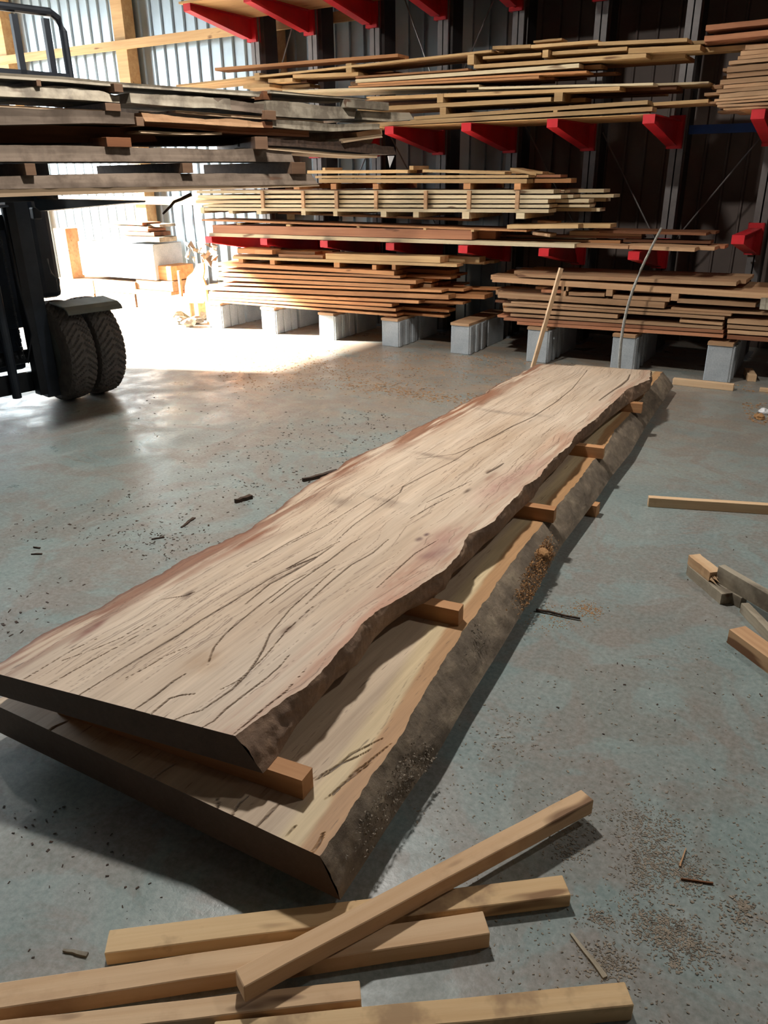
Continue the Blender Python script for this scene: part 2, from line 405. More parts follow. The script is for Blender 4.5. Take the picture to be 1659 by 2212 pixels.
    ca.data.foreach_set('color', np.concatenate([cols, np.ones((len(cols), 1))], 1).astype(np.float32).ravel())
    tag(o, label, 'wood slab')
    # live edges
    for side in ('R', 'L'):
        nr = 10; vs = []; ff = []
        for i in range(nt_+1):
            if side == 'R': a = np.array([xr[i], yr[i], zt]); b = np.array([xb_r[i], yr[i], zb])
            else: a = np.array([xl[i], yl[i], zt]); b = np.array([xb_l[i], yl[i], zb])
            for k in range(nr+1):
                f_ = k/nr; p = a*(1-f_)+b*f_
                sg = 1 if side == 'R' else -1
                bul = math.sin(math.pi*f_)
                d = mnoise.fractal(Vector((p[0]*14, p[1]*14, f_*1.7+(5 if side == 'L' else 0))), .9, 2.1, 5)*(.010 if zt > .2 else .006)*min(1, bul*1.6)
                d += .006*bul
                vs.append((p[0]+sg*d, p[1], p[2]+d*.4))
        for i in range(nt_):
            for k in range(nr):
                q = (i*(nr+1)+k, i*(nr+1)+k+1, (i+1)*(nr+1)+k+1, (i+1)*(nr+1)+k)
                ff.append(q if side == 'R' else q[::-1])
        e = mesh('bark_edge', vs, ff, edge_mat, o, smooth=True)
    return o
ZT1, ZB1, ZT0, ZB0 = .305, .225, .165, .06
Rt = curve_by_y([(506,1591),(562,1547),(622,1509),(661,1484),(685,1460),(723,1417),(752,1388),(771,1364),(781,1349),(812,1321),(853,1299),(880,1281),(916,1260),(962,1229),(980,1213),(998,1186),(1012,1154),(1037,1143),(1052,1136),(1070,1122),(1092,1096),(1117,1071),(1135,1049),(1168,1029),(1175,1013),(1207,981),(1233,961),(1240,944),(1262,923),(1287,905),(1309,883),(1334,861),(1356,840),(1381,829),(1403,820),(1406,797)], ZT1)
Rb = curve_by_y([(574,1665),(603,1629),(641,1566),(689,1512),(723,1470),(771,1436),(785,1416),(808,1380),(835,1353),(880,1319),(916,1303),(962,1272),(975,1240),(1016,1208),(1045,1176),(1074,1154),(1102,1123),(1117,1107),(1153,1075),(1160,1060),(1178,1035),(1215,999),(1243,962),(1276,938),(1310,908),(1352,876),(1403,843),(1409,812)], ZB1)
Lt = curve_by_y([(-30,1447),(0,1431),(96,1369),(154,1340),(217,1311),(260,1284),(299,1263),(347,1239),(400,1207),(442,1188),(491,1165),(531,1148),(581,1114),(624,1081),(653,1055),(695,1030),(733,1013),(746,996),(792,975),(843,954),(898,925),(961,895),(1012,865),(1050,849),(1071,832),(1100,819),(1153,791),(1163,786)], ZT1)
def z1(pts, Z=ZT1): return [tuple(PZ(x/2.074, 1200+y/2.074, Z)[:2]) for x, y in pts]
def z7(pts, Z=ZT1): return [tuple(PZ(400+x/2.37, 760+y/2.37, Z)[:2]) for x, y in pts]
def z5(pts, Z=ZT1): return [tuple(PZ(900+x/2.765, 760+y/2.765, Z)[:2]) for x, y in pts]
CR = [(z1([(355,625),(450,565),(540,510),(640,450),(750,385),(800,355),(900,290),(1010,225),(1100,170),(1230,90),(1330,45),(1430,0)])+z7([(520,1110),(650,1040),(790,970)]), .0032),
 (z1([(590,700),(690,630),(780,560),(830,530)]), .003), (z1([(630,745),(700,690),(760,640),(810,625),(870,620)]), .003),
 (z1([(750,752),(830,715),(900,695),(960,655),(1040,600),(1100,540),(1150,470),(1180,420),(1210,350),(1300,240),(1400,150),(1500,60)]), .0026),
 (z1([(890,780),(960,740),(1010,690),(1100,620),(1180,560),(1250,500),(1300,440)]), .0024),
 (z1([(1040,805),(1120,740),(1190,680),(1280,610),(1360,520)]), .0012),
 (z1([(930,490),(960,410),(1010,350),(1080,290),(1180,210),(1300,120),(1450,40)]), .0024),
 (z7([(310,1290),(430,1190),(560,1120),(660,1060),(760,990)]), .0042), (z7([(620,1290),(740,1180),(850,1090),(960,1030),(1040,960)]), .0030),
 (z7([(430,1290),(560,1190),(720,1080),(850,980),(910,950)]), .0026),
 (z7([(780,960),(870,880),(1000,790),(1100,720),(1115,690),(1250,620),(1390,550),(1500,470),(1659,400)]), .0028),
 (z5([(0,640),(230,610),(350,560),(450,510),(560,450),(700,385),(830,300),(930,220),(1020,110)]), .005),
 (z5([(1275,135),(1262,165),(1220,200),(1180,225),(1090,290)]), .010),
 (z5([(420,725),(480,690),(520,665)]), .008), (z5([(60,900),(200,830),(330,770)]), .003),
 (z1([(215,582),(330,515),(430,460),(560,390),(700,310)]), .0014), (z1([(110,552),(230,480),(330,420),(440,370)]), .0014),
 (z1([(280,470),(420,420),(540,370),(640,310)]), .0012), (z1([(540,560),(640,510),(740,450),(860,400)]), .0012),
 (z1([(990,600),(1070,560),(1180,460),(1290,330),(1400,230)]), .0016), (z1([(1330,640),(1400,590),(1500,480),(1600,360)]), .0012),
 (z7([(300,1110),(420,1040),(540,970),(680,900)]), .0018), (z7([(500,1000),(640,930),(790,860)]), .0014),
 (z7([(700,900),(860,800),(990,720)]), .0016), (z7([(980,1210),(1090,1110),(1180,1030),(1300,960)]), .0022),
 (z7([(1140,860),(1260,790),(1380,730)]), .002), (z1([(700,200),(830,180),(880,160)]), .0016)]
def bl(px, py, rx, ry, rot, col, k, Z=ZT1):
    p = PZ(px, py, Z); return (p.x, p.y, rx, ry, rot, col, k)
BL = [bl(405,1285,.012,.03,.2,(92,66,46),1.3), bl(200,1357,.016,.06,.1,(122,58,44),.9), bl(180,1372,.01,.05,.1,(130,70,50),.7),
 bl(945,1195,.03,.08,-.1,(124,94,92),1.0), bl(925,1200,.018,.035,-.3,(84,56,70),.9), bl(905,1165,.012,.02,0,(72,44,54),1.1), bl(922,1155,.010,.016,0,(72,44,54),1.1),
 bl(950,1170,.06,.16,0,(180,140,126),.8), bl(880,1250,.07,.22,0,(184,138,114),.7), bl(1080,1050,.07,.22,0,(180,140,126),.8), bl(1150,1010,.05,.16,0,(180,140,126),.7),
 bl(820,1330,.05,.2,0,(186,130,104),.6), bl(620,1360,.012,.03,0,(110,76,52),.8), bl(440,1430,.05,.06,0,(168,132,92),.6), bl(700,1440,.05,.3,0,(184,134,104),.5),
 bl(1010,1060,.01,.03,0,(84,64,54),.9), bl(1060,1030,.012,.06,0,(150,104,84),.8), bl(1055,1018,.01,.03,0,(110,84,70),.8), bl(735,1083,.06,.05,0,(134,118,102),.7),
 bl(845,1090,.06,.04,0,(144,126,110),.5), bl(940,985,.12,.025,0,(140,122,108),.7), bl(1080,890,.16,.03,0,(146,132,118),.7), bl(1150,895,.12,.03,0,(152,136,122),.5), bl(830,1080,.10,.02,0,(140,124,110),.5)]
def col_upper(X, Y, s, t):
    n = fbm(X, Y, 9, 2.2, 11)[..., None]; n2 = fbm(X, Y, 34, 3.0, 12)[..., None]
    base = lin((214,197,176))*(1-n)+lin((196,172,146))*n
    w = np.clip(sm(.21, 0, s+.12*(fbm(X, Y, 6, 2, 13)-.5))*1.3*sm(.3, .62, fbm(X, Y, 45, 3.5, 15)), 0, 1)[..., None]*(.6+.6*n2)
    base = base*(1-w)+lin((142,98,74))*w
    w = np.clip(sm(.80, 1.0, s+.16*(fbm(X, Y, 5, 3, 14)-.5)), 0, 1)[..., None]*.6*sm(.35, .65, fbm(X, Y, 40, 4, 16))[..., None]*(.5+.9*n2)
    base = base*(1-w)+lin((172,124,100))*w
    # dark rims at the very edge
    w = (sm(.022, 0, s)*.85)[..., None]; base = base*(1-w)+lin((112,72,54))*w
    return base*(.86+.28*n2)
CR = [(p, w*.8) for p, w in CR]
up = make_slab('live_edge_slab', 'wide pale live edge slab with long drying cracks, topmost of the two stacked slabs', ZT1, ZB1, Lt, Rt, Rb,
   (PZ(-30,1450,ZT1).y, PZ(1163,786,ZT1).y), (PZ(508,1590,ZT1).y, PZ(1407,800,ZT1).y), 900, 300, CR, BL, M['bark_up'], col_upper, .03)
Rt0 = curve_by_y([(692,1850),(704,1832),(743,1774),(763,1733),(817,1661),(871,1579),(916,1498),(962,1421),(998,1367),(1052,1294),(1097,1226),(1124,1190),(1168,1136),(1200,1096),(1244,1046),(1276,1002),(1316,952),(1327,930),(1359,897),(1388,858),(1410,829),(1430,805)], ZT0)
Rb0 = curve_by_y([(738,1940),(800,1845),(871,1733),(953,1615),(1007,1520),(1075,1412),(1129,1322),(1174,1245),(1215,1176),(1262,1114),(1291,1075),(1320,1031),(1363,977),(1392,926),(1421,883),(1452,838)], ZB0)
Lt0 = (Lt[0]*1.12, Lt[1]+.03)
Lt0 = (np.array([.9, 1.5, 2.5, 3.5, 4.5, 5.5, 6.4]), np.array([-1.93, -1.86, -1.80, -1.86, -1.86, -1.86, -1.90]))
# keep the hidden left side of the lower slab under the upper one
Lt0 = (Lt0[0], np.interp(Lt0[0], *Lt)+np.array([-.06, .0, .04, .05, .05, .05, .05]))
CR0 = [(z1([(190,805),(250,765),(310,740)], ZT0), .003), (z1([(675,1010),(730,965),(790,930)], ZT0), .003), (z1([(970,1140),(978,1110),(965,1085)], ZT0), .003),
 (z1([(1040,1165),(1070,1110),(1110,1080)], ZT0), .003), (z1([(1140,1222),(1200,1165),(1250,1110)], ZT0), .0035), (z1([(1280,1265),(1330,1200)], ZT0), .002),
 (z1([(1410,1005),(1470,975),(1530,930),(1590,905),(1659,870)], ZT0), .0035), (z1([(1460,1090),(1540,1020),(1659,930)], ZT0), .0028),
 (z1([(1395,1335),(1430,1290),(1450,1240)], ZT0), .003),
 ([tuple(PZ(600+x/2.212, 1100+y/2.212, ZT0)[:2]) for x, y in [(170,1290),(290,1220),(350,1170),(430,1130),(500,1095)]], .0030),
 ([tuple(PZ(600+x/2.212, 1100+y/2.212, ZT0)[:2]) for x, y in [(260,1370),(350,1270),(480,1170),(540,1120)]], .0022)]
def col_lower(X, Y, s, t):
    n = fbm(X, Y, 9, 2.2, 21)[..., None]; n2 = fbm(X, Y, 30, 3.0, 22)[..., None]
    base = lin((206,186,160))*(1-n)+lin((192,168,140))*n
    d = np.interp(Y, *Rt0)-X+.02*(fbm(X, Y, 4, 6, 23)-.5)      # distance from the waney edge
    cream = (sm(.13, .09, d)*sm(.03, .06, d)*.8)[..., None]; base = base*(1-cream)+lin((222,200,156))*cream
    w = (sm(.065, .045, d)*.9)[..., None]; base = base*(1-w)+lin((186,142,96))*w
    return base*(.88+.22*n2)
lo = make_slab('live_edge_slab', 'lower live edge slab with grey bark edge and pale sapwood strip, lying just above the floor', ZT0, ZB0, Lt0, Rt0, Rb0,
   (PZ(0,1521,ZT0).y-.01, 6.05), (PZ(692,1850,ZT0).y, PZ(1430,803,ZT0).y), 700, 300, CR0, [], M['bark_lo'], col_lower, .05, 40, .35)

# ------------------------------------------------------------ generic board
def board(name, A, B, w, h, m, parent=None, wane=0, n=6, jit=.002, away=None, rnd=None, taper=(1, 1)):
    """box from A to B (front lower edge), depth w to the side `away`, height h; local X runs along it"""
    A = Vector(A); B = Vector(B); d = B-A; L = d.length; x = d.normalized()
    z = Vector((0, 0, 1)); y = z.cross(x).normalized()
    if away is not None and y.dot(Vector(away)) < 0: y = -y
    z = x.cross(y).normalized()
    if z.z < 0: z = -z
    r = rnd or random
    vs = []; fs = []; sec = [(0, 0), (1, 0), (1, 1), (0, 1)] if not wane else [(0, 0), (1, 0), (1-.3*wane, 1), (.0+.3*wane, 1)]
    for i in range(n+1):
        t = i/n; j = (r.uniform(-jit, jit), r.uniform(-jit, jit)*.5)
        tp = taper[0]+(taper[1]-taper[0])*t
        for a, b in sec:
            vs.append((L*t+(j[0] if i in (0, n) else 0), a*w*tp+j[0], b*h+j[1] if b else 0+j[1]*0))
    for i in range(n):
        for k in range(4): fs.append((4*i+k, 4*i+(k+1) % 4, 4*i+4+(k+1) % 4, 4*i+4+k))
    fs.append((3, 2, 1, 0)); fs.append(tuple(4*n+k for k in range(4)))
    o = mesh(name, vs, fs, m, parent)
    bm = bmesh.new(); bm.from_mesh(o.data); bmesh.ops.recalc_face_normals(bm, faces=bm.faces); bm.to_mesh(o.data); bm.free()
    o.matrix_world = Matrix(((x.x, y.x, z.x, A.x), (x.y, y.y, z.y, A.y), (x.z, y.z, z.z, A.z), (0, 0, 0, 1)))
    return o
ORD = ['first', 'second', 'third', 'fourth', 'fifth', 'sixth', 'seventh', 'eighth', 'ninth', 'tenth', 'eleventh', 'twelfth', 'thirteenth', 'fourteenth', 'fifteenth', 'sixteenth', 'seventeenth', 'eighteenth', 'nineteenth', 'twentieth', 'twenty-first', 'twenty-second', 'twenty-third', 'twenty-fourth', 'twenty-fifth']

# bearers between and below the slabs
for (px, py), words in (((655,1728), 'nearest the camera under the sawn slab end'), ((990,1353), 'second from the near end'), ((1195,1130), 'third from the near end'),
                        ((1302,992), 'fourth from the near end'), ((1385,893), 'farthest one, near the racks')):
    a = PZ(px, py, ZT0)
    tilt = -.10 if py > 1600 else -.12
    A = Vector((a.x-.83, a.y-.83*tilt*-1*0-.83*tilt, ZT0)); A = Vector((a.x-.80, a.y+.80*-tilt*-1, ZT0))
    o = board('wood_bearer', A, (a.x, a.y, ZT0), .05, ZB1-ZT0-.001, M['sticker'], away=(0, 1, 0), jit=.0006)
    tag(o, 'square orange-brown wooden bearer between the two slabs, '+words, 'wood bearer')
a = PZ(1266, 1114, 0); bx = PZ(1291, 1113, 0).x
for k, (Y, words) in enumerate(((a.y, 'with its end poking out on the right'), (1.55, 'hidden near the front end'), (5.2, 'hidden near the far end'))):
    xr_ = bx if k == 0 else np.interp(Y, *Rb0)-.12
    o = board('wood_bearer', (xr_-.78 if k == 0 else xr_-.7, Y, 0), (xr_, Y, 0), .06, ZB0-.001, M['sticker'], away=(0, 1, 0), jit=.0005)
    tag(o, 'short wooden bearer under the lower slab, '+words, 'wood bearer')

# ------------------------------------------------------------ loose sticks in the foreground
def stick(A, B, w, h, label, m='stick', away=(0, 1, 0)):
    o = board('wooden_stick', A, B, w, h, M[m], away=away, jit=.0008, n=10)
    b = o.modifiers.new('bevel', 'BEVEL'); b.width = .002; b.segments = 1
    return tag(o, label, 'wooden stick')
h_ = .045
def ext(p, q, k): p = Vector(p); q = Vector(q); return q+(q-p).normalized()*k
pA = PZ(225,2060,.037); pB = PZ(1234,1933,.037)
stick((pA.x, pA.y, 0), (pB.x, pB.y, 0), .058, .037, 'rough sawn square stick with a checked left end, farthest of the foreground sticks', 'stick2')
pB = PZ(1059,2016,h_); pA = PZ(0,2178,h_); pA = ext(pB, pA, .06)
stick((pA.x, pA.y, 0), (pB.x, pB.y, 0), .058, h_, 'square stick in the foreground under the crossing stick, ending just past the slab corner')
pB = PZ(781,2159,h_); pA = PZ(320,2212,h_); pA = ext(pB, pA, .42)
stick((pA.x, pA.y, 0), (pB.x, pB.y, 0), .042, h_, 'knotty square stick at the bottom left, its end below the crossing stick')
pB = PZ(1370,2172,h_); pA = PZ(800,2228,h_); pA = ext(pB, pA, .30)
stick((pA.x, pA.y, 0), (pB.x, pB.y, 0), .050, h_, 'mottled square stick along the bottom edge, nearest of all to the camera', 'stick2')
pA = PZ(530,2166,.054); pB = PZ(1279,1757,.030)
stick(pA, pB, .045, h_, 'square stick lying diagonally across the other foreground sticks')
# right-hand stick and far sticks
pA = PZ(1399,1095,0); pB = ext(pA, PZ(1659,1112,0), .5)
stick(pA, pB, .035, .05, 'lone square stick lying on the bare floor right of the slabs')
pA = PZ(1452,831,0); pB = PZ(1583,845,0)
stick(pA, pB, .05, .05, 'stick on the floor behind the far end of the slabs, before the blocks')
pA = PZ(1560,838,0); pA = PZ(1640,846,0); pB = ext(PZ(1560,838,0), pA, .6)
stick(pA, pB, .05, .025, 'thin flat stick on the floor at the far right edge, under the right pile')
pA = PZ(1614,824,0); pB = PZ(1633,825,0)
stick(pA, pB, .25, .055, 'short square offcut standing on the floor beside the rightmost concrete block')
# broken boards at the right edge
def rstick(pxA, pxB, Z, w, h, label, m, k=0, away=(1, 1, 0)):
    A = PZ(*pxA, Z+h); B = PZ(*pxB, Z+h); B = ext(A, B, k)
    o = board('scrap_board', (A.x, A.y, Z), (B.x, B.y, Z), w, h, M[m], away=away, jit=.0015, n=8); return tag(o, label, 'board')
rstick((1484,1220), (1560,1284), .0, .05, .045, 'short grey scrap board on the floor under the broken pale board at right', 'greywood')
o = rstick((1487,1199), (1535,1237), .046, .052, .04, 'pale broken scrap board with a splintered end on the scrap heap at right', 'stick')
sp = MB()
for k in range(9):
    L = random.uniform(.02, .07); y0 = .052*k/9
    base = (Vector(o.matrix_world.translation)-Vector(o.matrix_world.translation))
    n_ = len(sp.v); ln = o.dimensions.x if o.dimensions.x > 0 else .15
    x0 = .155; z0 = random.uniform(.002, .02)
    sp.v += [Vector((x0, y0, z0)), Vector((x0, y0+.008, z0)), Vector((x0, y0+.004, z0+.014)), Vector((x0+L, y0+.004, z0))]
    sp.f += [(n_, n_+1, n_+3), (n_+1, n_+2, n_+3), (n_+2, n_, n_+3), (n_, n_+2, n_+1)]
spo = sp.build('splinters', M['stick'], o)
rstick((1553,1222), (1659,1284), .046, .030, .07, 'long weathered grey board on top of the scrap heap at right', 'greywood', .5)
rstick((1600,1302), (1659,1363), .0, .03, .04, 'grey scrap board low in the heap at the right edge of the floor', 'greywood', .02)
rstick((1545,1258), (1600,1292), .0, .03, .045, 'grey weathered board lying beneath the long top board of the right heap', 'greywood', 0)
rstick((1576,1360), (1659,1420), .0, .07, .055, 'thick pale board end, nearest the camera in the scrap heap at right', 'tan', .5)

# ------------------------------------------------------------ cantilever rack
YT, YU, SP, X0 = 6.70, 7.68, .7607, -5.51
Zrow = {3: .974, 2: 1.963, 1: 3.122}
def rack_upright(k):
    x = X0+.066+k*SP
    e = empty('rack_upright', (x, YU, 0), label='', cat='rack upright')
    for s in (-1, 1):
        m_ = MB()
        a, b_ = (.006, .055) if s > 0 else (-.055, -.006)
        # C channel: front flange face, web and lips
        m_.box(a, 0, 0, b_, .004, 5.2)
        wx = .006 if s > 0 else -.01
        m_.box(wx, .004, 0, wx+.004, .1, 5.2)
        m_.box(a, .1, 0, b_, .104, 5.2)
        lx = b_-.004 if s > 0 else a
        m_.box(lx, .004, 0, lx+.004, .025, 5.2)
        m_.build('steel_channel', M['strut'], e)
    w_ = MB(); w_.box(-.05, .1055, 0, .05, .33, 5.2); w_.build('column_web', M['darksteel'], e)
    p = MB(); p.box(-.09, -.04, 0, .09, .36, .012); p.build('base_plate', M['galv'], e)
    return e
def arm(k, Z, label, up):
    """red cantilever arm clamped to an upright"""
    x = X0+.046+k*SP
    Lr = YU-YT
    w = .045
    m_ = MB()
    m_.box(-w, .0, -.008, w, Lr, 0)                                  # top flange
    m_.prism([(.0, -.055), (.0, -.063), (Lr-.12, -.20), (Lr-.12, -.192)], 'x', -w, w)   # sloping bottom flange
    m_.prism([(.004, -.007), (.004, -.06), (Lr-.12, -.194), (Lr-.02, -.194), (Lr-.02, -.007)], 'x', -.006, .006)
    e = m_.build('cantilever_arm', M['red_paint'], up); e.location = (x-up.location.x, YT-YU, Z); e['label'] = label
    c = MB(); c.box(-w, -.006, -.063, w, 0, 0); c.build('end_plate', M['red_paint'], e)
    b = MB(); b.box(-.062, Lr-.03, -.218, .062, Lr+.001-.003, .04)
    for s in (-1, 1): b.box(s*.062-.003, Lr-.03, -.218, s*.062+.003, Lr+.05, .04)
    b.build('bracket', M['red_paint'], e)
    return e
for k in range(-1, 8):
    e = rack_upright(k)
    e['label'] = 'galvanised double channel rack upright, %s from the left' % ['first', 'second', 'third', 'fourth', 'fifth', 'sixth', 'seventh', 'eighth', 'ninth', 'tenth'][k+1]
    for row, rows in ((3, 'lowest'), (2, 'middle'), (1, 'top')):
        Z = Zrow[row]
        if row == 3 and k >= 6: Z = 1.118
        if row == 1 and k > 6: continue
        if row == 2 and k < 0: continue
        arm(k, Z, 'red tapered steel arm of the %s rack level' % rows, e)
# bracing
for (k0, k1, z, m_, lab) in ((3, 4, .62, 'galv', 'grey horizontal brace between two uprights behind the lower left piles'), (4, 5, .63, 'blue_paint', 'blue horizontal brace behind the leaning stick'),
                         (5, 6, .60, 'blue_paint', 'blue horizontal brace low behind the right floor pile'), (5, 6, 1.86, 'blue_paint', 'blue horizontal brace at the height of the middle rack level')):
    b = MB(); b.box(X0+.066+k0*SP+.06, YU+.11, z, X0+.066+k1*SP-.06, YU+.15, z+.07)
    tag(b.build('rack_brace', M[m_]), lab, 'rack brace')
DI = [(-1, 0, 2.3, 3.6), (0, 1, .9, 2.0), (1, 2, 3.6, 2.2), (2, 3, 2.3, 3.5), (3, 4, 2.0, 1.0), (4, 5, 1.9, .9), (5, 6, 1.0, 1.9), (1, 2, 2.0, 1.0)]
for i, (k0, k1, za, zb) in enumerate(DI):
    b = MB(); b.tube([(X0+.066+k0*SP+.062, YU+.13, za), (X0+.066+k1*SP-.062, YU+.13, zb)], .007, 8)
    tag(b.build('brace_rod', M['strut']), 'thin diagonal steel brace rod between the %s and %s rack uprights, %s' % (['first','second','third','fourth','fifth','sixth','seventh'][k0+1], ['first','second','third','fourth','fifth','sixth','seventh','eighth'][k1+1], 'above the middle level' if max(za, zb) > 2.1 else 'below the middle level'), 'brace rod')

# ------------------------------------------------------------ lumber piles
CN = {'pine': 'pale pine', 'white': 'cream', 'orange': 'orange pine', 'red': 'reddish', 'brown': 'dark brown', 'tan': 'tan', 'greywood': 'grey'}
def pile(title, Yf, layers, zmin, depth=.8, behind=2, ext_l=(.0, .12), ext_r=(.02, .3), grp=None, seed=1, bw=(.12, .2)):
    """layers: (xL,yL,xR,yR,thickness_px,material[,dy[,nobehind]]) in photograph pixels on the plane y = Yf"""
    rd = random.Random(seed); out = []
    L = []
    for l in layers:
        xL, yL, xR, yR, th, m = l[:6]; dy = l[6] if len(l) > 6 else 0; nb = l[7] if len(l) > 7 else behind
        Y = Yf+dy
        a = PY(xL, yL, Y); b = PY(xR, yR, Y); a2 = PY(xL, yL+th, Y); b2 = PY(xR, yR+th, Y)
        h = ((a.z-a2.z)+(b.z-b2.z))/2
        L.append([a2, b2, h, m, Y, nb])
    L.sort(key=lambda q: (q[0].z+q[1].z)/2)
    for q in L: q[0].z = max(q[0].z, zmin); q[1].z = max(q[1].z, zmin)
    for j in range(len(L)):
        for i in range(j):
            A, B = L[i], L[j]
            lo = max(A[0].x, B[0].x)-.02; hi = min(A[1].x, B[1].x)+.02
            if hi <= lo+.04 or abs(A[4]-B[4]) > .045: continue
            f = lambda q, x: q[0].z+(q[1].z-q[0].z)*(x-q[0].x)/max(q[1].x-q[0].x, .01)
            gap = min(f(B, lo)-f(A, lo), f(B, hi)-f(A, hi))
            if A[2] > gap-.0025: A[2] = max(min(A[2], .016), gap-.0025)
            short = A[2]+.0025-gap
            if short > 0: B[0].z += short; B[1].z += short
    for i, (a, b, h, m, Y, nb) in enumerate(L):
        w = rd.uniform(*bw)
        lay = ORD[i] if i < len(ORD) else 'upper'
        o = board('lumber_board', a, b, w, h, M[m], away=(0, 1, 0), rnd=rd, jit=.003)
        tag(o, '%s board, %s from the bottom at the front of %s' % (CN[m], lay, title), 'board', 'boards in '+title)
        y = w+.01; out.append(o)
        for k in range(nb):
            w2 = rd.uniform(*bw)
            if y+w2 > depth: break
            el = rd.uniform(*ext_l); er = rd.uniform(*ext_r)*(1 if rd.random() < .8 else -.4)
            a3 = a+Vector((-el, y, 0)); b3 = b+Vector((er, y, 0))
            h2 = h*rd.uniform(.85, 1.0)
            mm = m if rd.random() < .7 else rd.choice(['orange', 'brown', 'red', 'tan'])
            o = board('lumber_board', a3, b3, w2, h2, M[mm], away=(0, 1, 0), rnd=rd, jit=.003)
            tag(o, '%s board, %s one behind the %s front board of %s' % (CN[mm], ORD[k], lay, title), 'board', 'boards in '+title)
            y += w2+.01
    return L
def spacers(title, Yf, items, depth=.75, m='pine', dy=.004):
    """items: (x, ytop, ybottom, width_px): square sticks running back into the pile, ends showing"""
    for i, it in enumerate(items):
        x, yt, yb, w = it[:4]
        a = PY(x-w/2, yb, Yf); b = PY(x+w/2, yb, Yf); t = PY(x, yt, Yf)
        mb_ = MB(); mb_.box(0, 0, 0, b.x-a.x, depth, max(t.z-b.z, .008)-.001)
        o = mb_.build('wood_spacer', M[m]); o.location = (a.x, Yf+dy, (a.z+b.z)/2+.0005)
        tag(o, 'square wooden spacer in %s, %s of its row from the left' % (title, ORD[i]), 'wood spacer', 'spacers in '+title)
# floor pile left
T = 'the left floor pile'
pile(T, 6.72, [
 (703,547,951,555,13,'pine',0,1), (602,549,697,552,7,'orange',.02,1), (587,541,680,544,7,'orange',.08,1), (513,537,588,540,10,'orange',.02,1),
 (503,551,986,569,8,'pine',0,3), (471,566,851,587,8,'orange'), (469,579,864,595,6,'orange'), (469,588,898,606,8,'orange'), (471,598,886,617,7,'orange'),
 (471,609,954,626,6,'orange'), (440,617,969,638,9,'orange'), (452,629,905,650,6,'orange'), (450,635,847,657,6,'orange'), (450,641,854,667,6,'orange'), (450,647,857,677,7,'orange')],
 .2755, depth=.85, behind=3, ext_r=(.05, .5), seed=3)
spacers(T, 6.72, [(588,560,572,10),(727,567,578,12),(808,572,583,9),(520,557,568,9),(850,571,583,8)], depth=.7, m='orange')
# floor pile right
T = 'the right floor pile'
pile(T, 6.72, [
 (1117,590,1589,610,8,'tan',.02,3), (1063,597,1700,637,12,'tan',0,3), (1360,625,1640,637,6,'tan',.05,1),
 (1228,631,1305,634,7,'tan',.01,1), (1324,637,1446,644,8,'tan',.01,1), (1463,645,1630,655,9,'tan',0,1), (1169,626,1222,628,6,'red',.01,1),
 (1076,631,1435,654,12,'tan',0,2), (1103,646,1579,674,9,'tan',0,2), (1450,664,1660,676,5,'tan',.03,1),
 (1085,654,1565,685,6,'tan'), (1088,665,1333,680,8,'tan',0,1), (1468,690,1560,697,6,'tan'), (1102,677,1560,706,6,'tan'), (1088,685,1562,713,7,'red'), (1117,697,1562,722,8,'red'),
 (1570,689,1720,699,9,'tan'), (1570,701,1720,711,8,'tan'), (1570,712,1720,722,8,'tan'), (1570,723,1720,734,9,'red')],
 .315, depth=.85, behind=2, ext_l=(.0, .14), ext_r=(.0, .05), seed=4)
spacers(T, 6.72, [(1222,616,629,9),(1315,622,640,14),(1456,633,650,16),(1216,616,640,10)], depth=.7, m='tan')
o = board('lumber_board', PY(1640,668,6.70), PY(1662,669,6.70), .2, .085, M['greywood'], away=(0, 1, 0)); o.rotation_euler.z += -.2
tag(o, 'square grey weathered timber end on the right floor pile at the right frame edge', 'board')
# middle shelf (lowest rack level)
T = 'the lowest rack level pile'
pile(T, 6.74, [
 (452,507,1241,527,9,'white',0,3), (1358,530,1499,536,8,'tan',0,2), (1243,527,1357,531,7,'tan',.05,1), (460,483,1019,498,20,'red',.0,2), (1046,505,1385,511,5,'red',.26,0),
 (435,463,1137,487,14,'orange',0,2), (600,457,1019,473,5,'orange',.26,0), (1095,488,1248,487,9,'pine',0,1), (1160,476,1198,479,5,'orange',.26,0),
 (1230,505,1385,508,9,'tan',.26,0), (1294,497,1525,503,6,'brown',.2,1), (1346,515,1535,519,8,'brown',.26,0), (1377,525,1527,530,5,'tan',.26,0), (1034,515,1340,520,6,'orange',.26,0), (1150,501,1188,506,6,'tan',.01,0)],
 .974, depth=.85, behind=2, ext_r=(.0, .25), seed=5)
spacers(T, 6.72, [(515,482,486,8),(622,485,489,9),(773,489,492,6),(917,493,497,6),(1020,496,501,6)], depth=.5, m='pine')
T = 'the cream stack'
pile(T, 6.74, [
 (425,411,1195,411,7,'white'), (427,421,1212,422,7,'white'), (424,432,1183,432,7,'white'), (440,441,1187,443,6,'white'), (436,448,1185,453,7,'white')],
 1.0, depth=.8, behind=3, ext_l=(0, .15), ext_r=(.02, .35), seed=6, bw=(.14, .2))
spacers(T, 6.735, [(437,448,461,8),(498,449,462,9),(559,450,463,10),(655,452,465,9),(724,454,467,9),(828,455,469,12),(898,457,470,12),(1005,457,473,15),(1123,460,473,18)], depth=.75, m='white')
spacers(T, 6.72, [(568,412,450,6),(655,412,450,6),(727,412,451,7),(812,412,452,7),(919,412,452,7),(1012,412,452,8),(1116,412,452,8)], depth=.02, m='tan', dy=-.004)
T = 'the short stack above'
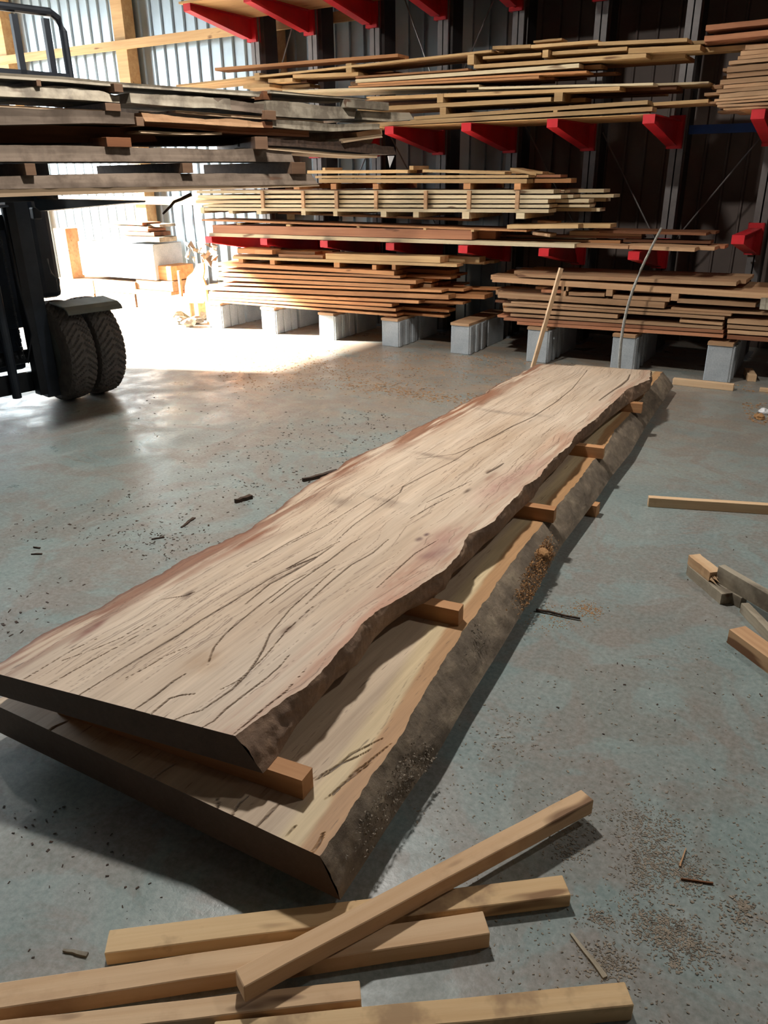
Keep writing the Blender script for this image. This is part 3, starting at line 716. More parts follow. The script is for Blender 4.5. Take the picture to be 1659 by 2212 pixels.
pile(T, 6.74, [
 (663,368,880,367,7,'pine',0,1), (913,366,1090,371,6,'pine',0,1), (680,376,1141,375,9,'pine'), (690,386,1137,387,9,'pine'), (1101,362,1158,374,6,'pine',.15,1)],
 1.2, depth=.8, behind=2, ext_r=(.05, .35), seed=7)
spacers(T, 6.73, [(720,397,409,12),(811,397,409,12),(1008,396,409,15),(1117,396,410,14),(640,397,409,12)], depth=.75, m='orange')
spacers(T+' top', 6.74, [(888,358,367,9),(699,362,368,6)], depth=.3)
# middle rack level
T = 'the big middle pile'
pile(T, 6.74, [
 (380,176,1062,101,11,'pine',0,2), (465,146,860,116,7,'orange',.06,0), (1063,100,1146,96,7,'pine',.02,1), (1147,97,1291,86,7,'pine',.02,1), (1291,90,1483,82,8,'pine',0,1), (1153,88,1214,82,5,'pine',.2,0),
 (1042,122,1169,113,6,'pine',.02,1), (1193,111,1353,101,8,'pine',.02,1), (1357,104,1511,96,12,'pine',0,1),
 (579,171,632,168,8,'pine',.02,1), (632,168,773,163,8,'pine',.02,1), (768,157,1012,140,12,'orange',.02,1), (1024,136,1394,112,12,'pine',0,2), (525,184,582,181,7,'pine',0,1),
 (768,170,1251,137,10,'white'), (773,179,1266,153,10,'orange'), (752,190,1163,170,8,'orange'), (611,197,1034,187,10,'white'), (1034,184,1410,175,9,'white',0,2),
 (791,208,1339,187,8,'pine',0,3), (773,232,1190,210,9,'pine',0,2), (895,251,1399,217,8,'pine',0,2), (790,266,1408,231,9,'pine',0,0)],
 1.9705, depth=.85, behind=2, ext_l=(0, .2), ext_r=(.05, .45), seed=8)
spacers(T, 6.735, [(555,158,173,11),(753,137,157,12),(1016,118,139,14),(1177,108,124,12),(950,203,222,13),(1205,198,219,18),(956,232,249,13),(1199,232,242,9)], depth=.75)
b = MB(); a0 = PY(770, 275, 6.74); a1 = PY(1405, 240, 6.74)
b.box(a0.x, 6.755, 1.9635, a1.x, 7.58, 1.9695)
tag(b.build('shelf_panel', M['ply']), 'plywood panel carrying the big middle pile, seen from below', 'shelf panel')
# right pile on middle level
T = 'the upper right pile'
zz = lambda x, y: (1300+x/4.62, y/4.62)
rows = [(1030,250,12,'red',0), (1020,360,12,'red',0), (1430,455,10,'tan',0), (1385,510,10,'tan',.01), (1355,555,9,'tan',0), (1260,600,10,'tan',0), (1250,665,13,'tan',0), (1240,735,10,'tan',.02), (1175,800,10,'tan',0), (1210,850,8,'tan',.01),
        (1140,890,9,'tan',0), (1160,980,10,'tan',0), (1115,1025,8,'tan',0), (1135,1060,8,'tan',.01), (1145,1100,8,'tan',0), (1200,1145,8,'tan',.02)]
lay = []
for x, y, th, m, dy in rows:
    px, py = zz(x, y); lay.append((px, py, 1720, py-(1720-px)*(.072+.00016*(240-py)), th, m, dy, 3))
pile(T, 6.72, lay, 1.9705, depth=.85, behind=3, ext_l=(-.12, .12), ext_r=(0, .05), seed=9)
o = MB(); o.box(PY(1600,262,6.9).x, 6.76, 1.9635, -.2, 7.58, 1.9695)
tag(o.build('shelf_panel', M['ply']), 'plywood panel under the pile at the right edge of the middle rack level', 'shelf panel')
# top level panel and a load added mostly unseen to shade the back wall
a0 = PY(386, 10, 6.68)
b = MB(); b.box(a0.x, 6.68, 3.1225, -.2, 7.64, 3.142)
tag(b.build('shelf_panel', M['ply']), 'large plywood panel on the top rack level, underside showing between the red arms', 'shelf panel')
rt = random.Random(21)
for lay_ in range(9):
    for i in range(5):
        x0 = a0.x+.08+rt.uniform(0, .3); x1 = -.5-rt.uniform(0, .4)
        o = board('lumber_board', (x0, 6.71+.185*i, 3.143+lay_*.085), (x1, 6.71+.185*i, 3.143+lay_*.085), .17, .05, M['pine'], away=(0, 1, 0), rnd=rt, jit=.001)
        tag(o, 'added shading pine board on the top rack level, %s layer up, %s from the front' % (ORD[lay_], ORD[i]), 'board', 'added shading boards on the top rack level')
    for i in range(4):
        x = -5.9+1.6*i; b = MB(); b.box(0, 0, 0, .04, .88, .0335); o = b.build('wood_spacer', M['pine']); o.location = (x, 6.72, 3.1935+lay_*.085)
        tag(o, 'spacer on layer %s of the added shading load, top rack level, %s from the left' % (['one','two','three','four','five','six','seven','eight','nine'][lay_], ORD[i]), 'wood spacer', 'spacers of the added shading load')

# ------------------------------------------------------------ concrete block supports
NUM = ['first', 'second', 'third', 'fourth', 'fifth', 'sixth', 'seventh', 'eighth', 'ninth', 'tenth']
BH = {-1: .25, 0: .25, 1: .25, 2: .25, 3: .265, 4: .287, 5: .29, 6: .29, 7: .29, 8: .29}
for k in range(-1, 9):
    x = -5.56+k*SP; bh = BH[k]
    e = empty('concrete_block', (x, 6.69, 0), label='grey concrete block support below the floor piles, %s from the left' % NUM[k+1] if k < 8 else 'grey concrete block support beyond the right end of the row', cat='concrete block', group='concrete block supports')
    b = MB(); b.box(0, 0, 0, .19, .39, bh); b.build('block_body', M['block'], e, bevel=.006)
    ridge = MB()
    for yy in (.0, .13, .26): ridge.box(.19, yy+.004, .004, .205, yy+.055, bh-.005)
    ridge.build('end_rib', M['block'], e, bevel=.004)
    e2 = empty('concrete_block', (x, 7.13, 0), label='grey concrete block in the rear row under the piles, behind the %s front block' % (NUM[k+1] if k < 8 else 'last'), cat='concrete block', group='rear concrete block supports')
    b = MB(); b.box(0, 0, 0, .19, .39, bh); b.build('block_body', M['block'], e2, bevel=.006)
    p = MB(); p.box(0, -.01, 0, .19, .9, .024)
    o = p.build('wood_pad', M['tan']); o.location = (x-.003, 6.69, bh+.0005)
    tag(o, 'flat wooden pad on top of the %s concrete block from the left' % (NUM[k+1] if k < 8 else 'last'), 'wood pad', 'wooden pads on the blocks')

# leaning stick and leaning rod
A = PZ(1152, 795, 0); B = PY(1214, 580, 6.66)
o = board('leaning_stick', A, B, .02, .036, M['stick'], away=(0, -1, 0), jit=.0005)
tag(o, 'straight square pine stick leaning against the right floor pile', 'wooden stick')
pts = []
A = PZ(1336, 822, 0); B = PY(1429, 492, 6.60)
for i in range(16):
    t = i/15; p = A.lerp(B, t); p.x -= .10*math.sin(math.pi*t)*.9; pts.append(p)
b = MB(); b.tube(pts, .013, 10, .009)
tag(b.build('leaning_rod', M['hose'], smooth=True), 'thin grey bent rod leaning against the racks behind the slab end', 'rod')

# ------------------------------------------------------------ forklift
FA = math.radians(101); fu = Vector((math.sin(FA), math.cos(FA), 0)); fv = Vector((-fu.y, fu.x, 0)); fo = Vector((-5.07, 3.65, 0))
fk = empty('forklift', fo, label='dark forklift with dual front tyres raising the bundle of rough slabs', cat='forklift')
fk.matrix_world = Matrix(((fu.x, fv.x, 0, fo.x), (fu.y, fv.y, 0, fo.y), (0, 0, 1, 0), (0, 0, 0, 1)))
def fpart(name, boxes, m, bevel=.004, parent=None):
    b = MB()
    for q in boxes: b.box(*q)
    return b.build(name, M[m], parent or fk, bevel=bevel)
for v0 in (-.06, -.98):
    fpart('outer_mast_rail', [(-.10, v0, .06, .0, v0+.10 if v0 > -.5 else v0+.1, 2.15)], 'navy')
    s = 1 if v0 > -.5 else -1
    fpart('inner_mast_rail', [(-.04, v0-.075*s-(0 if s > 0 else 0), .10, .05, v0-.015*s+ (0 if s > 0 else 0), 2.6)] if s > 0 else [(-.04, v0+.115, .10, .05, v0+.175, 2.6)], 'black')
for z0, z1 in ((.12, .26), (1.24, 1.34), (2.5, 2.6)): fpart('mast_crossmember', [(-.09, -.95, z0, -.05, 0, z1)], 'black')
for vv in (-.28, -.70):
    c = MB(); c.tube([(-.02, vv, .1), (-.02, vv, 2.2)], .032, 14); c.build('lift_cylinder', M['navy'], fk, smooth=False)
for vv in (-.20, -.78):
    c = MB()
    for i in range(34): c.tube([(.03, vv, .35+i*.03), (.03, vv, .375+i*.03)], .009 if i % 2 else .006, 6)
    c.build('lift_chain', M['black'], fk)
hs = MB(); hs.tube([(.02, -.14, 1.4), (.05, -.15, .9), (.07, -.13, .55), (.04, -.18, .35), (.0, -.22, .5)], .011, 8); hs.build('hydraulic_hose', M['black'], fk, smooth=True)
# body
fpart('chassis', [(-2.1, -.95, .22, -.35, -.02, .62)], 'navy', .03)
fpart('body_panel', [(-2.0, -.9, .62, -.9, -.05, 1.05), (-.42, -.95, .55, -.20, .03, 1.30)], 'navy', .04)
fpart('front_pillar', [(-.28, .10, .745, -.15, .265, 1.46)], 'navy', .04)
fpart('counterweight', [(-2.5, -.95, .2, -2.1, -.02, 1.15)], 'black', .08)
for q in ((-.5, .06, 1.02, 1), (-.5, -.93, 1.02, 1), (-1.9, -.93, 1.0, 1), (-1.9, -.05, 1.0, 1)):
    c = MB(); c.tube([(q[0]+.12, q[1], q[2]), (q[0], q[1], 2.05)], .03, 8); c.build('guard_post', M['black'], fk)
fpart('overhead_guard', [(-1.95, -.96, 2.05, -.4, -.90, 2.1), (-1.95, .03, 2.05, -.4, .09, 2.1)]+[(-1.95+.3*i, -.9, 2.05, -1.91+.3*i, .03, 2.09) for i in range(6)], 'black')
fpart('seat', [(-1.6, -.7, 1.05, -1.15, -.25, 1.2), (-1.65, -.7, 1.2, -1.55, -.25, 1.65)], 'black', .04)
lampb = fpart('work_lamp', [(-.10, .09, 1.30, -.04, .15, 1.38)], 'black', .01)
fb = MB(); fb.prism([(.0, .742), (.20, .722), (.245, .70), (.262, .672), (.252, .668), (.236, .692), (.19, .71), (.0, .73)], 'y', .07, .50)
fb.build('fender', M['fender'], fk, bevel=.006)
hd = MB(); hd.tube([(-.10, .21, .80), (-.10, .22, .88), (-.10, .17, .93), (-.10, .16, 1.03)], .008, 6); hd.build('hand_grip', M['galv'], fk)
def tyre(v, r=.368, w=.215, u=-.1, name='tyre'):
    seg = 96; vs = []; fs = []
    prof = [(-.5, .55), (-.5, .80), (-.47, .93), (-.36, .985), (-.18, 1), (0, 1.0), (.18, 1), (.36, .985), (.47, .93), (.5, .80), (.5, .55)]
    xs = []
    for i in range(len(prof)-1):
        for k in range(3):
            t = k/3; xs.append((prof[i][0]*(1-t)+prof[i+1][0]*t, prof[i][1]*(1-t)+prof[i+1][1]*t))
    xs.append(prof[-1])
    n = len(xs)
    for s in range(seg*2):
        a = 2*math.pi*s/(seg*2)
        for (q, rr) in xs:
            g = 1.0
            if rr > .92:
                ph = (s/(seg*2)*44+abs(q)*4.0) % 1.0
                g = .962 if ph < .24 and abs(q) > .05 else 1.0
            R_ = r*rr*g
            vs.append((R_*math.cos(a), q*w, R_*math.sin(a)))
    for s in range(seg*2):
        s2 = (s+1) % (seg*2)
        for k in range(n-1): fs.append((s*n+k, s*n+k+1, s2*n+k+1, s2*n+k))
    o = mesh('tyre', vs, fs, M['rubber'], fk); o.location = (u, v, r)
    rm = MB(); rm.tube([(0, -w*.45, 0), (0, w*.45, 0)], r*.56, 28); x = rm.build('rim', M['fender'], o, bevel=.004)
    hb = MB(); hb.tube([(0, -w*.5, 0), (0, w*.52, 0)], r*.2, 16); hb.build('hub', M['black'], o)
    return o
tyre(.145); tyre(.385); tyre(-1.12); tyre(-1.36)
tyre(-.10, .26, .2, -1.95); tyre(-.88, .26, .2, -1.95)
ax = MB(); ax.tube([(-.1, -1.4, .368), (-.1, .48, .368)], .05, 12); ax.build('axle', M['black'], fk)
# carriage, load backrest and forks (raised)
fpart('carriage', [(.05, -.95, 1.42, .10, .22, 1.50), (.05, -.95, 1.80, .10, .22, 1.88), (.05, -.62, 1.5, .10, -.56, 1.8), (.05, -.1, 1.5, .10, -.04, 1.8)], 'black')
br = MB()
for vv in (-.30, -.08, .13, .34): br.box(.055, vv-.02, 1.85, .09, vv+.02, 2.52)
br.box(.05, -1.25, 2.17, .09, .46, 2.21)
br.tube([(.07, -1.25, 1.85), (.07, -1.25, 2.48), (.07, -1.20, 2.54), (.07, .38, 2.56), (.07, .43, 2.53), (.07, .455, 2.46), (.07, .46, 1.85)], .026, 10)
for vv in (-.52, -.74, -.96): br.box(.055, vv-.02, 1.85, .09, vv+.02, 2.52)
br.build('load_backrest', M['black'], fk)
for vv in (-.72, .10):
    f_ = MB(); f_.prism([(.10, 1.88), (.10, 1.385), (.16, 1.36), (1.28, 1.425), (1.28, 1.435), (.15, 1.436), (.14, 1.88)], 'y', vv-.06, vv+.06)
    f_.build('fork', M['navy'], fk, bevel=.003)

# ------------------------------------------------------------ bundle of rough slabs on the forks
BN = np.array([.98, -.19, 0]); BN = BN/np.linalg.norm(BN); BD = Vector((.19, .98, 0)).normalized(); BA = Vector((-BN[0], -BN[1], 0))
B0 = np.array([-3.75, 3.5, 0])
def rough(label, top, bot, depth, m, off=0., bevel=0., rag=.006, end=None, name='rough_slab', step=9, face2=None, seed=0, minthick=.012):
    """rough slab whose near face follows the pixel polylines top/bot on the bundle's near plane; `bevel` pushes the top edge back"""
    p0 = B0+np.array(BA)*off
    T = [PP(x, y, p0, BN) for x, y in top]; Bt = [PP(x, y, p0, BN) for x, y in bot]
    s = lambda p: (p-Vector(B0)).dot(BD)
    st = sorted((s(p), p.z) for p in T); sb = sorted((s(p), p.z) for p in Bt)
    a = max(st[0][0], sb[0][0])-.0; b = min(st[-1][0], sb[-1][0]); e0 = (st[-1][0], sb[-1][0])
    n = max(6, int((b-a)/.03)); vs = []; fs = []
    for i in range(n+1):
        t = i/n
        sT = st[0][0]+(e0[0]-st[0][0])*t; sB = sb[0][0]+(e0[1]-sb[0][0])*t
        zt = float(np.interp(sT, [q[0] for q in st], [q[1] for q in st])); zb = float(np.interp(sB, [q[0] for q in sb], [q[1] for q in sb]))
        if zt-zb < minthick: zt = zb+minthick
        g = mnoise.fractal(Vector((sT*7, seed*3.3, 1)), .9, 2, 4)*rag; g2 = mnoise.fractal(Vector((sT*5, seed*5.3+7, 4)), .9, 2, 3)*rag*1.2
        c0 = Vector((p0[0], p0[1], 0))
        def P(s_, z, back): return c0+BD*(s_)+BA*back+Vector((0, 0, z))
        off_s = (Vector((B0[0], B0[1], 0))-c0).dot(BD)
        vs += [P(sB+off_s, zb, g*.8), P(sB+off_s, zb, depth), P(sT+off_s, zt+g2*.5, depth*.98-bevel*.5), P(sT+off_s, zt+g2*.5, bevel+g), P((sT+sB)/2+off_s, (zt+zb)/2+g2*.3, bevel*.35+g*1.2+.004)]
    vs = [v for v in vs]; org = vs[0].copy(); X = BD; Y = BA; Zv = Vector((0, 0, 1))
    loc = [((v-org).dot(X), (v-org).dot(Y), (v-org).z) for v in vs]
    for i in range(n):
        for k in range(5): fs.append((5*i+k, 5*i+(k+1) % 5, 5*i+5+(k+1) % 5, 5*i+5+k))
    fs.append((4, 3, 2, 1, 0)); fs.append(tuple(5*n+k for k in range(5)))
    o = mesh(name, loc, fs, M[m])
    bm = bmesh.new(); bm.from_mesh(o.data); bmesh.ops.recalc_face_normals(bm, faces=bm.faces); bm.to_mesh(o.data); bm.free()
    o.matrix_world = Matrix(((X.x, Y.x, 0, org.x), (X.y, Y.y, 0, org.y), (0, 0, 1, org.z), (0, 0, 0, 1)))
    return tag(o, label, 'rough board')
XL = -140
rough('pale sawn bottom board of the raised bundle, its edge showing as a light strip', [(XL,412),(0,409),(300,404),(690,399)], [(XL,430),(0,426),(300,416),(640,404),(690,402)], 1.15, 'slabcut', seed=1, rag=.002)
rough('dark grey rough slab with a slanted end, just above the bottom strip of the raised bundle', [(XL,381),(0,381),(300,374),(600,375),(676,376)], [(XL,411),(0,408.5),(300,403.5),(640,399),(689,399)], .5, 'slabgrey', seed=2, bevel=.02)
rough('second rough slab behind the bottom one in the raised bundle', [(XL,381),(640,376)], [(XL,410),(640,400)], .5, 'slabgrey', off=.6, seed=3)
rough('long grey slab with a clean cut end in the lower half of the raised bundle', [(XL,311),(0,313),(180,315),(300,318),(480,322),(570,322),(630,324)], [(XL,352),(0,349),(300,349),(560,349),(636,350)], .45, 'slabgrey', seed=4, bevel=.01)
rough('rear grey slab hidden behind the clean cut slab of the raised bundle', [(XL,318),(500,324)], [(XL,350),(520,350)], .5, 'slabgrey', off=.62, seed=5)
rough('dark brown slab across the middle left of the raised bundle', [(XL,262),(0,268),(150,272),(290,276),(330,283)], [(XL,312),(0,309),(290,308),(340,305)], .45, 'brown', off=.18, seed=6)
rough('thick dark grey slab in the left middle of the raised bundle', [(XL,226),(0,232),(120,236),(260,241),(290,244)], [(XL,272),(0,270),(100,268),(200,266),(292,268)], .5, 'slabgrey', seed=7)
rough('pale sawn plank under the top left slab of the raised bundle', [(XL,222),(0,228),(150,236),(258,240)], [(XL,226),(0,232),(150,240),(258,244)], .4, 'slabcut', off=.02, seed=8, rag=.001)
rough('bulging bark-edged slab near the top left of the raised bundle', [(XL,172),(0,182),(40,186),(130,187),(220,196),(262,205)], [(XL,205),(0,208),(100,212),(180,216),(258,222)], .5, 'greywood', seed=9, rag=.014, bevel=.02)
rough('grey slab above the centre of the raised bundle with a chipped end', [(283,200),(400,206),(470,211),(500,212)], [(283,222),(350,228),(420,233),(460,233),(500,238)], .35, 'greywood', seed=10, rag=.01, bevel=.015)
rough('splintered grey slab end right of the chipped slab in the raised bundle', [(462,212),(520,218),(570,224)], [(462,235),(520,240),(570,246)], .35, 'slabgrey', seed=11, rag=.012, off=.01)
rough('long grey slab reaching right towards the rack in the raised bundle', [(578,216),(640,219),(700,227),(775,234)], [(578,250),(640,254),(700,257),(766,256)], .35, 'greywood', seed=12, rag=.008, bevel=.02)
rough('grey rounded slab end reaching farthest right in the raised bundle', [(780,238),(840,242),(888,243)], [(784,258),(840,263),(895,258)], .3, 'greywood', seed=13, rag=.005, bevel=.015)
rough('pale top plank of the raised bundle sloping down to the right', [(XL,146),(0,157),(130,165),(250,177),(400,188),(565,198)], [(XL,157),(0,169),(130,177),(250,187),(400,197),(560,209)], .4, 'greywood', seed=14, rag=.002)
rough('pale end section of the top plank of the raised bundle', [(584,194),(700,207),(800,214)], [(584,201),(700,210),(790,216)], .4, 'greywood', seed=15, rag=.001)
rough('brown sawn underlayer plank below the top plank of the raised bundle', [(300,183),(420,192),(560,204)], [(300,190),(420,199),(560,214)], .4, 'tan', off=.12, seed=16, rag=.002)
rough('bark covered board across the centre of the raised bundle', [(308,244),(380,250),(430,256),(520,258),(575,264)], [(314,262),(420,267),(520,274),(660,286),(575,272)][:3]+[(575,276)], .35, 'tan', seed=17, rag=.016, bevel=.01)
rough('thin orange plank under the bark covered board of the raised bundle', [(314,264),(420,268),(560,278),(668,281)], [(314,272),(420,280),(560,292),(668,296)], .4, 'brown', seed=18, off=.05, rag=.003)
rough('mottled sawn plank right of centre in the raised bundle', [(588,256),(660,262),(720,268),(820,268)], [(588,274),(660,281),(720,284),(820,279)], .3, 'greywood', seed=19, rag=.010)
rough('cracked bark edge plank low on the right of the raised bundle', [(575,298),(640,304),(700,306),(780,306),(850,318)], [(575,314),(640,317),(700,322),(790,331),(856,334)], .3, 'barkchip', seed=20, rag=.016, off=.02)
rough('thin pale plank sticking out right at the lower right of the raised bundle', [(568,317),(640,323),(720,330),(815,335)], [(568,322),(640,329),(720,336),(815,341)], .3, 'slabcut', seed=21, rag=.002)
rough('upturned curved plank end with pale edge at the right of the raised bundle', [(740,300),(780,296),(825,290)], [(742,309),(780,303),(827,297)], .18, 'slabcut', seed=22, rag=.002)
rough('short tan offcut standing over the upturned plank in the raised bundle', [(770,286),(800,281),(826,277)], [(775,300),(800,297),(826,291)], .15, 'tan', seed=23, rag=.003, off=.03)
rough('pale thin plank between bark boards at mid right of the raised bundle', [(300,283),(400,287),(480,288)], [(300,287),(400,291),(480,291)], .3, 'slabcut', off=.03, seed=24, rag=.001)
rough('pale plank below the long grey slab of the raised bundle', [(380,238),(480,246),(580,252),(700,262)], [(380,243),(480,252),(580,258),(700,266)], .35, 'slabcut', seed=25, off=.02, rag=.002)
rough('inner brown slab behind the thin orange plank of the raised bundle', [(285,286),(560,296)], [(285,314),(560,313)], .35, 'brown', seed=31, off=.45)
rough('inner grey slab behind the bark edge planks of the raised bundle', [(575,266),(700,276),(820,284)], [(575,300),(700,312),(800,312)], .35, 'slabgrey', seed=32, off=.35)
rough('inner slab below the pale thin planks at the left of the raised bundle', [(XL,276),(285,284)], [(XL,312),(285,314)], .35, 'brown', seed=33, off=.62)
rough('inner slab behind the long grey slab of the raised bundle', [(300,212),(560,222),(760,236)], [(300,246),(560,258),(760,262)], .3, 'slabgrey', seed=34, off=.6)
# cross stickers of the bundle: end grain towards the camera
def bsticker(x0, x1, y0, y1, label, m='brown', off=-.015, depth=1.0, skew=0):
    p0 = B0+np.array(BA)*off
    a = PP(x0, y1, p0, BN); b = PP(x1, y1, p0, BN); c = PP(x0, y0, p0, BN)
    mb_ = MB(); L = (b-a).length; mb_.box(0, 0, 0, L, depth, c.z-a.z)
    o = mb_.build('cross_bearer', M[m], bevel=.002)
    yv = (BA+BD*skew).normalized()
    o.matrix_world = Matrix(((BD.x, yv.x, 0, a.x), (BD.y, yv.y, 0, a.y), (0, 0, 1, a.z), (0, 0, 0, 1)))
    return tag(o, label, 'wood bearer')
bsticker(57, 80, 353, 379, 'square cross bearer at lower left of the raised bundle above the bottom slab', 'bearer')
bsticker(396, 418, 352, 374, 'square cross bearer at lower centre of the raised bundle above the bottom slab', 'bearer')
bsticker(632, 661, 350, 376, 'square cross bearer at the lower right end of the raised bundle', 'bearer')
bsticker(232, 285, 296, 317, 'dark cross bearer in the middle left of the raised bundle', 'brown')
bsticker(552, 574, 295, 322, 'thick orange cross bearer near the centre of the raised bundle', 'bearer', -.04, 1.0, .9)
bsticker(296, 312, 252, 272, 'cross bearer below the bark covered board of the raised bundle', 'bearer')
bsticker(248, 268, 180, 198, 'cross bearer with dark end under the top plank of the raised bundle', 'bearer', -.03, .9, -.2)
bsticker(229, 262, 222, 239, 'cross bearer with brown end at upper left of the raised bundle', 'bearer', -.01, .9)
bsticker(570, 587, 196, 215, 'dark filler painted for the shaded gap in the top plank of the raised bundle', 'brown', .03, .8)  # brown piece paints the shade of an open gap in the plank
bsticker(574, 597, 238, 258, 'brown bearer under the long grey slab near the centre of the raised bundle', 'bearer', -.02, .7)
bsticker(80, 90, 172, 186, 'small square bearer end at upper left just under the top plank', 'bearer', .0, .8)
bsticker(750, 840, 214, 232, 'grey bearer lying lengthwise on the right top of the raised bundle', 'greywood', -.03, .07)
bsticker(570, 590, 262, 276, 'small bearer end right of the bark covered board in the raised bundle', 'brown', .0, .8)
w = MB(); pw = PP(838, 337, B0, BN)
for k in range(3):
    pass
w.v += [pw+Vector((0,0,0)), pw+BD*.075+Vector((0,0,.002)), pw+BD*.02+Vector((0,0,-.085)), pw+BA*.03+BD*.03]
w.f += [(0,1,2), (0,3,1), (1,3,2), (2,3,0)]
tag(w.build('plastic_scrap', M['white_plastic']), 'white scrap of plastic hanging from the right end of the raised bundle', 'plastic scrap')
# strip of dangling bark
b = MB(); pts = [PP(x, y, B0+np.array(BA)*.3, BN) for x, y in ((412,420),(392,430),(376,436),(368,446),(358,456),(352,462))]
b.tube(pts, .012, 6, .006); tag(b.build('bark_strip', M['barkchip']), 'dark torn bark strip dangling under the raised bundle', 'bark strip')

# ------------------------------------------------------------ offcut stack in the sunlit corner
def blk(x0, x1, y0, y1, Y, label, m, depth=.35, name='timber_block', z0=None, cat='block', rz=0):
    a = PY(x0, y1, Y); b = PY(x1, y1, Y); c = PY(x0, y0, Y)
    zb = a.z if z0 is None else z0
    mb_ = MB(); mb_.box(0, 0, 0, b.x-a.x, depth, c.z-zb); o = mb_.build(name, M[m], bevel=.006)
    o.location = (a.x, Y, zb); o.rotation_euler.z = rz
    return tag(o, label, cat)
YS = 7.35
g = blk(180, 338, 522, 600, YS, 'large grey concrete cube on the sunlit stack of timber blocks', 'block', .5, name='concrete_cube', z0=PY(300, 603, YS+.02).z+.004)
zt_ = g.location.z
blk(341, 372, 574, 604, YS+.05, 'orange square timber block right of the concrete cube', 'orange', .4, z0=PY(300, 603, YS+.02).z+.004)
z1_ = PY(300, 603, YS).z; 
blk(296, 374, 603, 624, YS+.02, 'brown timber block under the concrete cube', 'tan', .45)
blk(205, 294, 603, 628, YS, 'sunlit timber block left in the course under the concrete cube', 'tan', .45)
blk(130, 204, 600, 628, YS, 'sunlit timber block at the left end of the stack, behind the tyre', 'tan', .45)
blk(296, 372, 625, 650, YS, 'reddish timber block in the bottom course of the stack', 'red', .5, z0=0)
blk(210, 294, 629, 660, YS, 'grey timber block in the bottom course beside the reddish one', 'greywood', .5, z0=0)
blk(140, 208, 629, 668, YS, 'pale timber block at the left end of the bottom course', 'tan', .5, z0=0)
for i, (x0, x1, y0, y1, m) in enumerate(((262,345,510,520,'greywood'), (268,330,500,509,'brown'), (272,322,493,499,'red'), (236,318,487,492,'tan'), (240,312,479,485,'red'), (296,342,484,490,'greywood'))):
    blk(x0, x1, y0, y1, YS+.03*i, '%s offcut board on top of the concrete cube, %s from its top face' % ({'greywood': 'grey', 'brown': 'brown', 'red': 'reddish', 'tan': 'tan'}[m], ['first', 'second', 'third', 'fourth', 'fifth', 'sixth'][i]), m, .3, 'offcut_board', rz=[0, .06, -.04, .03, -.05, .08][i], cat='board')
blk(132, 158, 494, 600, YS, 'orange offcut standing at the left of the concrete cube', 'orange', .2, 'offcut_board', cat='board')
blk(368, 412, 640, 680, 6.95, 'white sunlit timber block on the floor left of the first concrete block', 'white', .3, z0=0)
blk(412, 430, 643, 678, 6.97, 'yellow timber block on the floor beside the white one', 'pine', .3, z0=0)
# dark orange leaning plywood offcut
b = MB(); pts = [PY(x, y, 6.9) for x, y in ((399,620),(404,598),(416,588),(425,570),(440,568),(441,585),(438,600),(444,615),(446,640),(440,655),(404,655),(400,640))]
b.prism([(p.x, p.z) for p in pts], 'y', 6.9, 6.92)
tag(b.build('plywood_offcut', M['orange']), 'curved orange plywood offcut standing against the left end of the floor pile', 'plywood offcut')
for (x, y0, y1, Y) in ((388, 585, 640, 7.0), (445, 625, 672, 6.8)):
    a = PY(x, y1, Y); c = PY(x, y0, Y); b = MB(); b.box(0, 0, 0, .03, .03, c.z-0)
    o = b.build('wooden_post', M['tan']); o.location = (a.x, Y, 0); tag(o, 'thin upright post %s' % ('left of the curved plywood offcut' if x < 400 else 'right of the curved plywood offcut'), 'post')
rd = random.Random(3)
def lump(c, r, m, name, label, cat, sq=.6):
    bm = bmesh.new(); bmesh.ops.create_icosphere(bm, subdivisions=2, radius=r)
    for v in bm.verts:
        k = 1+.55*mnoise.noise(v.co*(1.6/r)+Vector((c[0]*7, c[1]*7, 0))); v.co *= k; v.co.z *= sq
    me = bpy.data.meshes.new(name); bm.to_mesh(me); bm.free(); me.materials.append(M[m]); o = bpy.data.objects.new(name, me); COL.objects.link(o)
    o.location = c; return tag(o, label, cat)
for i, (x, y) in enumerate(((392,700),(408,706),(424,700),(440,690),(385,690))):
    p = PZ(x, y, 0); lump((p.x, p.y, .045), .08, 'greywood', 'wood_chunk', 'greyish wood chunk in the rubble by the first concrete block, %s' % ['at its left', 'nearest the camera', 'in its middle', 'touching the block', 'farthest from the block'][i], 'wood chunk')
# crumpled bark and foil heap behind
b = MB()
for i in range(26):
    c = PY(rd.uniform(385, 470), rd.uniform(526, 562), 7.0+rd.uniform(0, .3)); r = rd.uniform(.03, .09)
    n_ = len(b.v)
    for k in range(4): b.v.append(c+Vector((rd.uniform(-r, r), rd.uniform(-r, r), rd.uniform(-r, r))))
    b.f += [(n_, n_+1, n_+2), (n_, n_+2, n_+3), (n_, n_+3, n_+1), (n_+1, n_+3, n_+2)]
tag(b.build('bark_scraps', M['greywood']), 'tangle of torn bark scraps on the left end of the floor pile', 'bark scraps', kind='stuff')

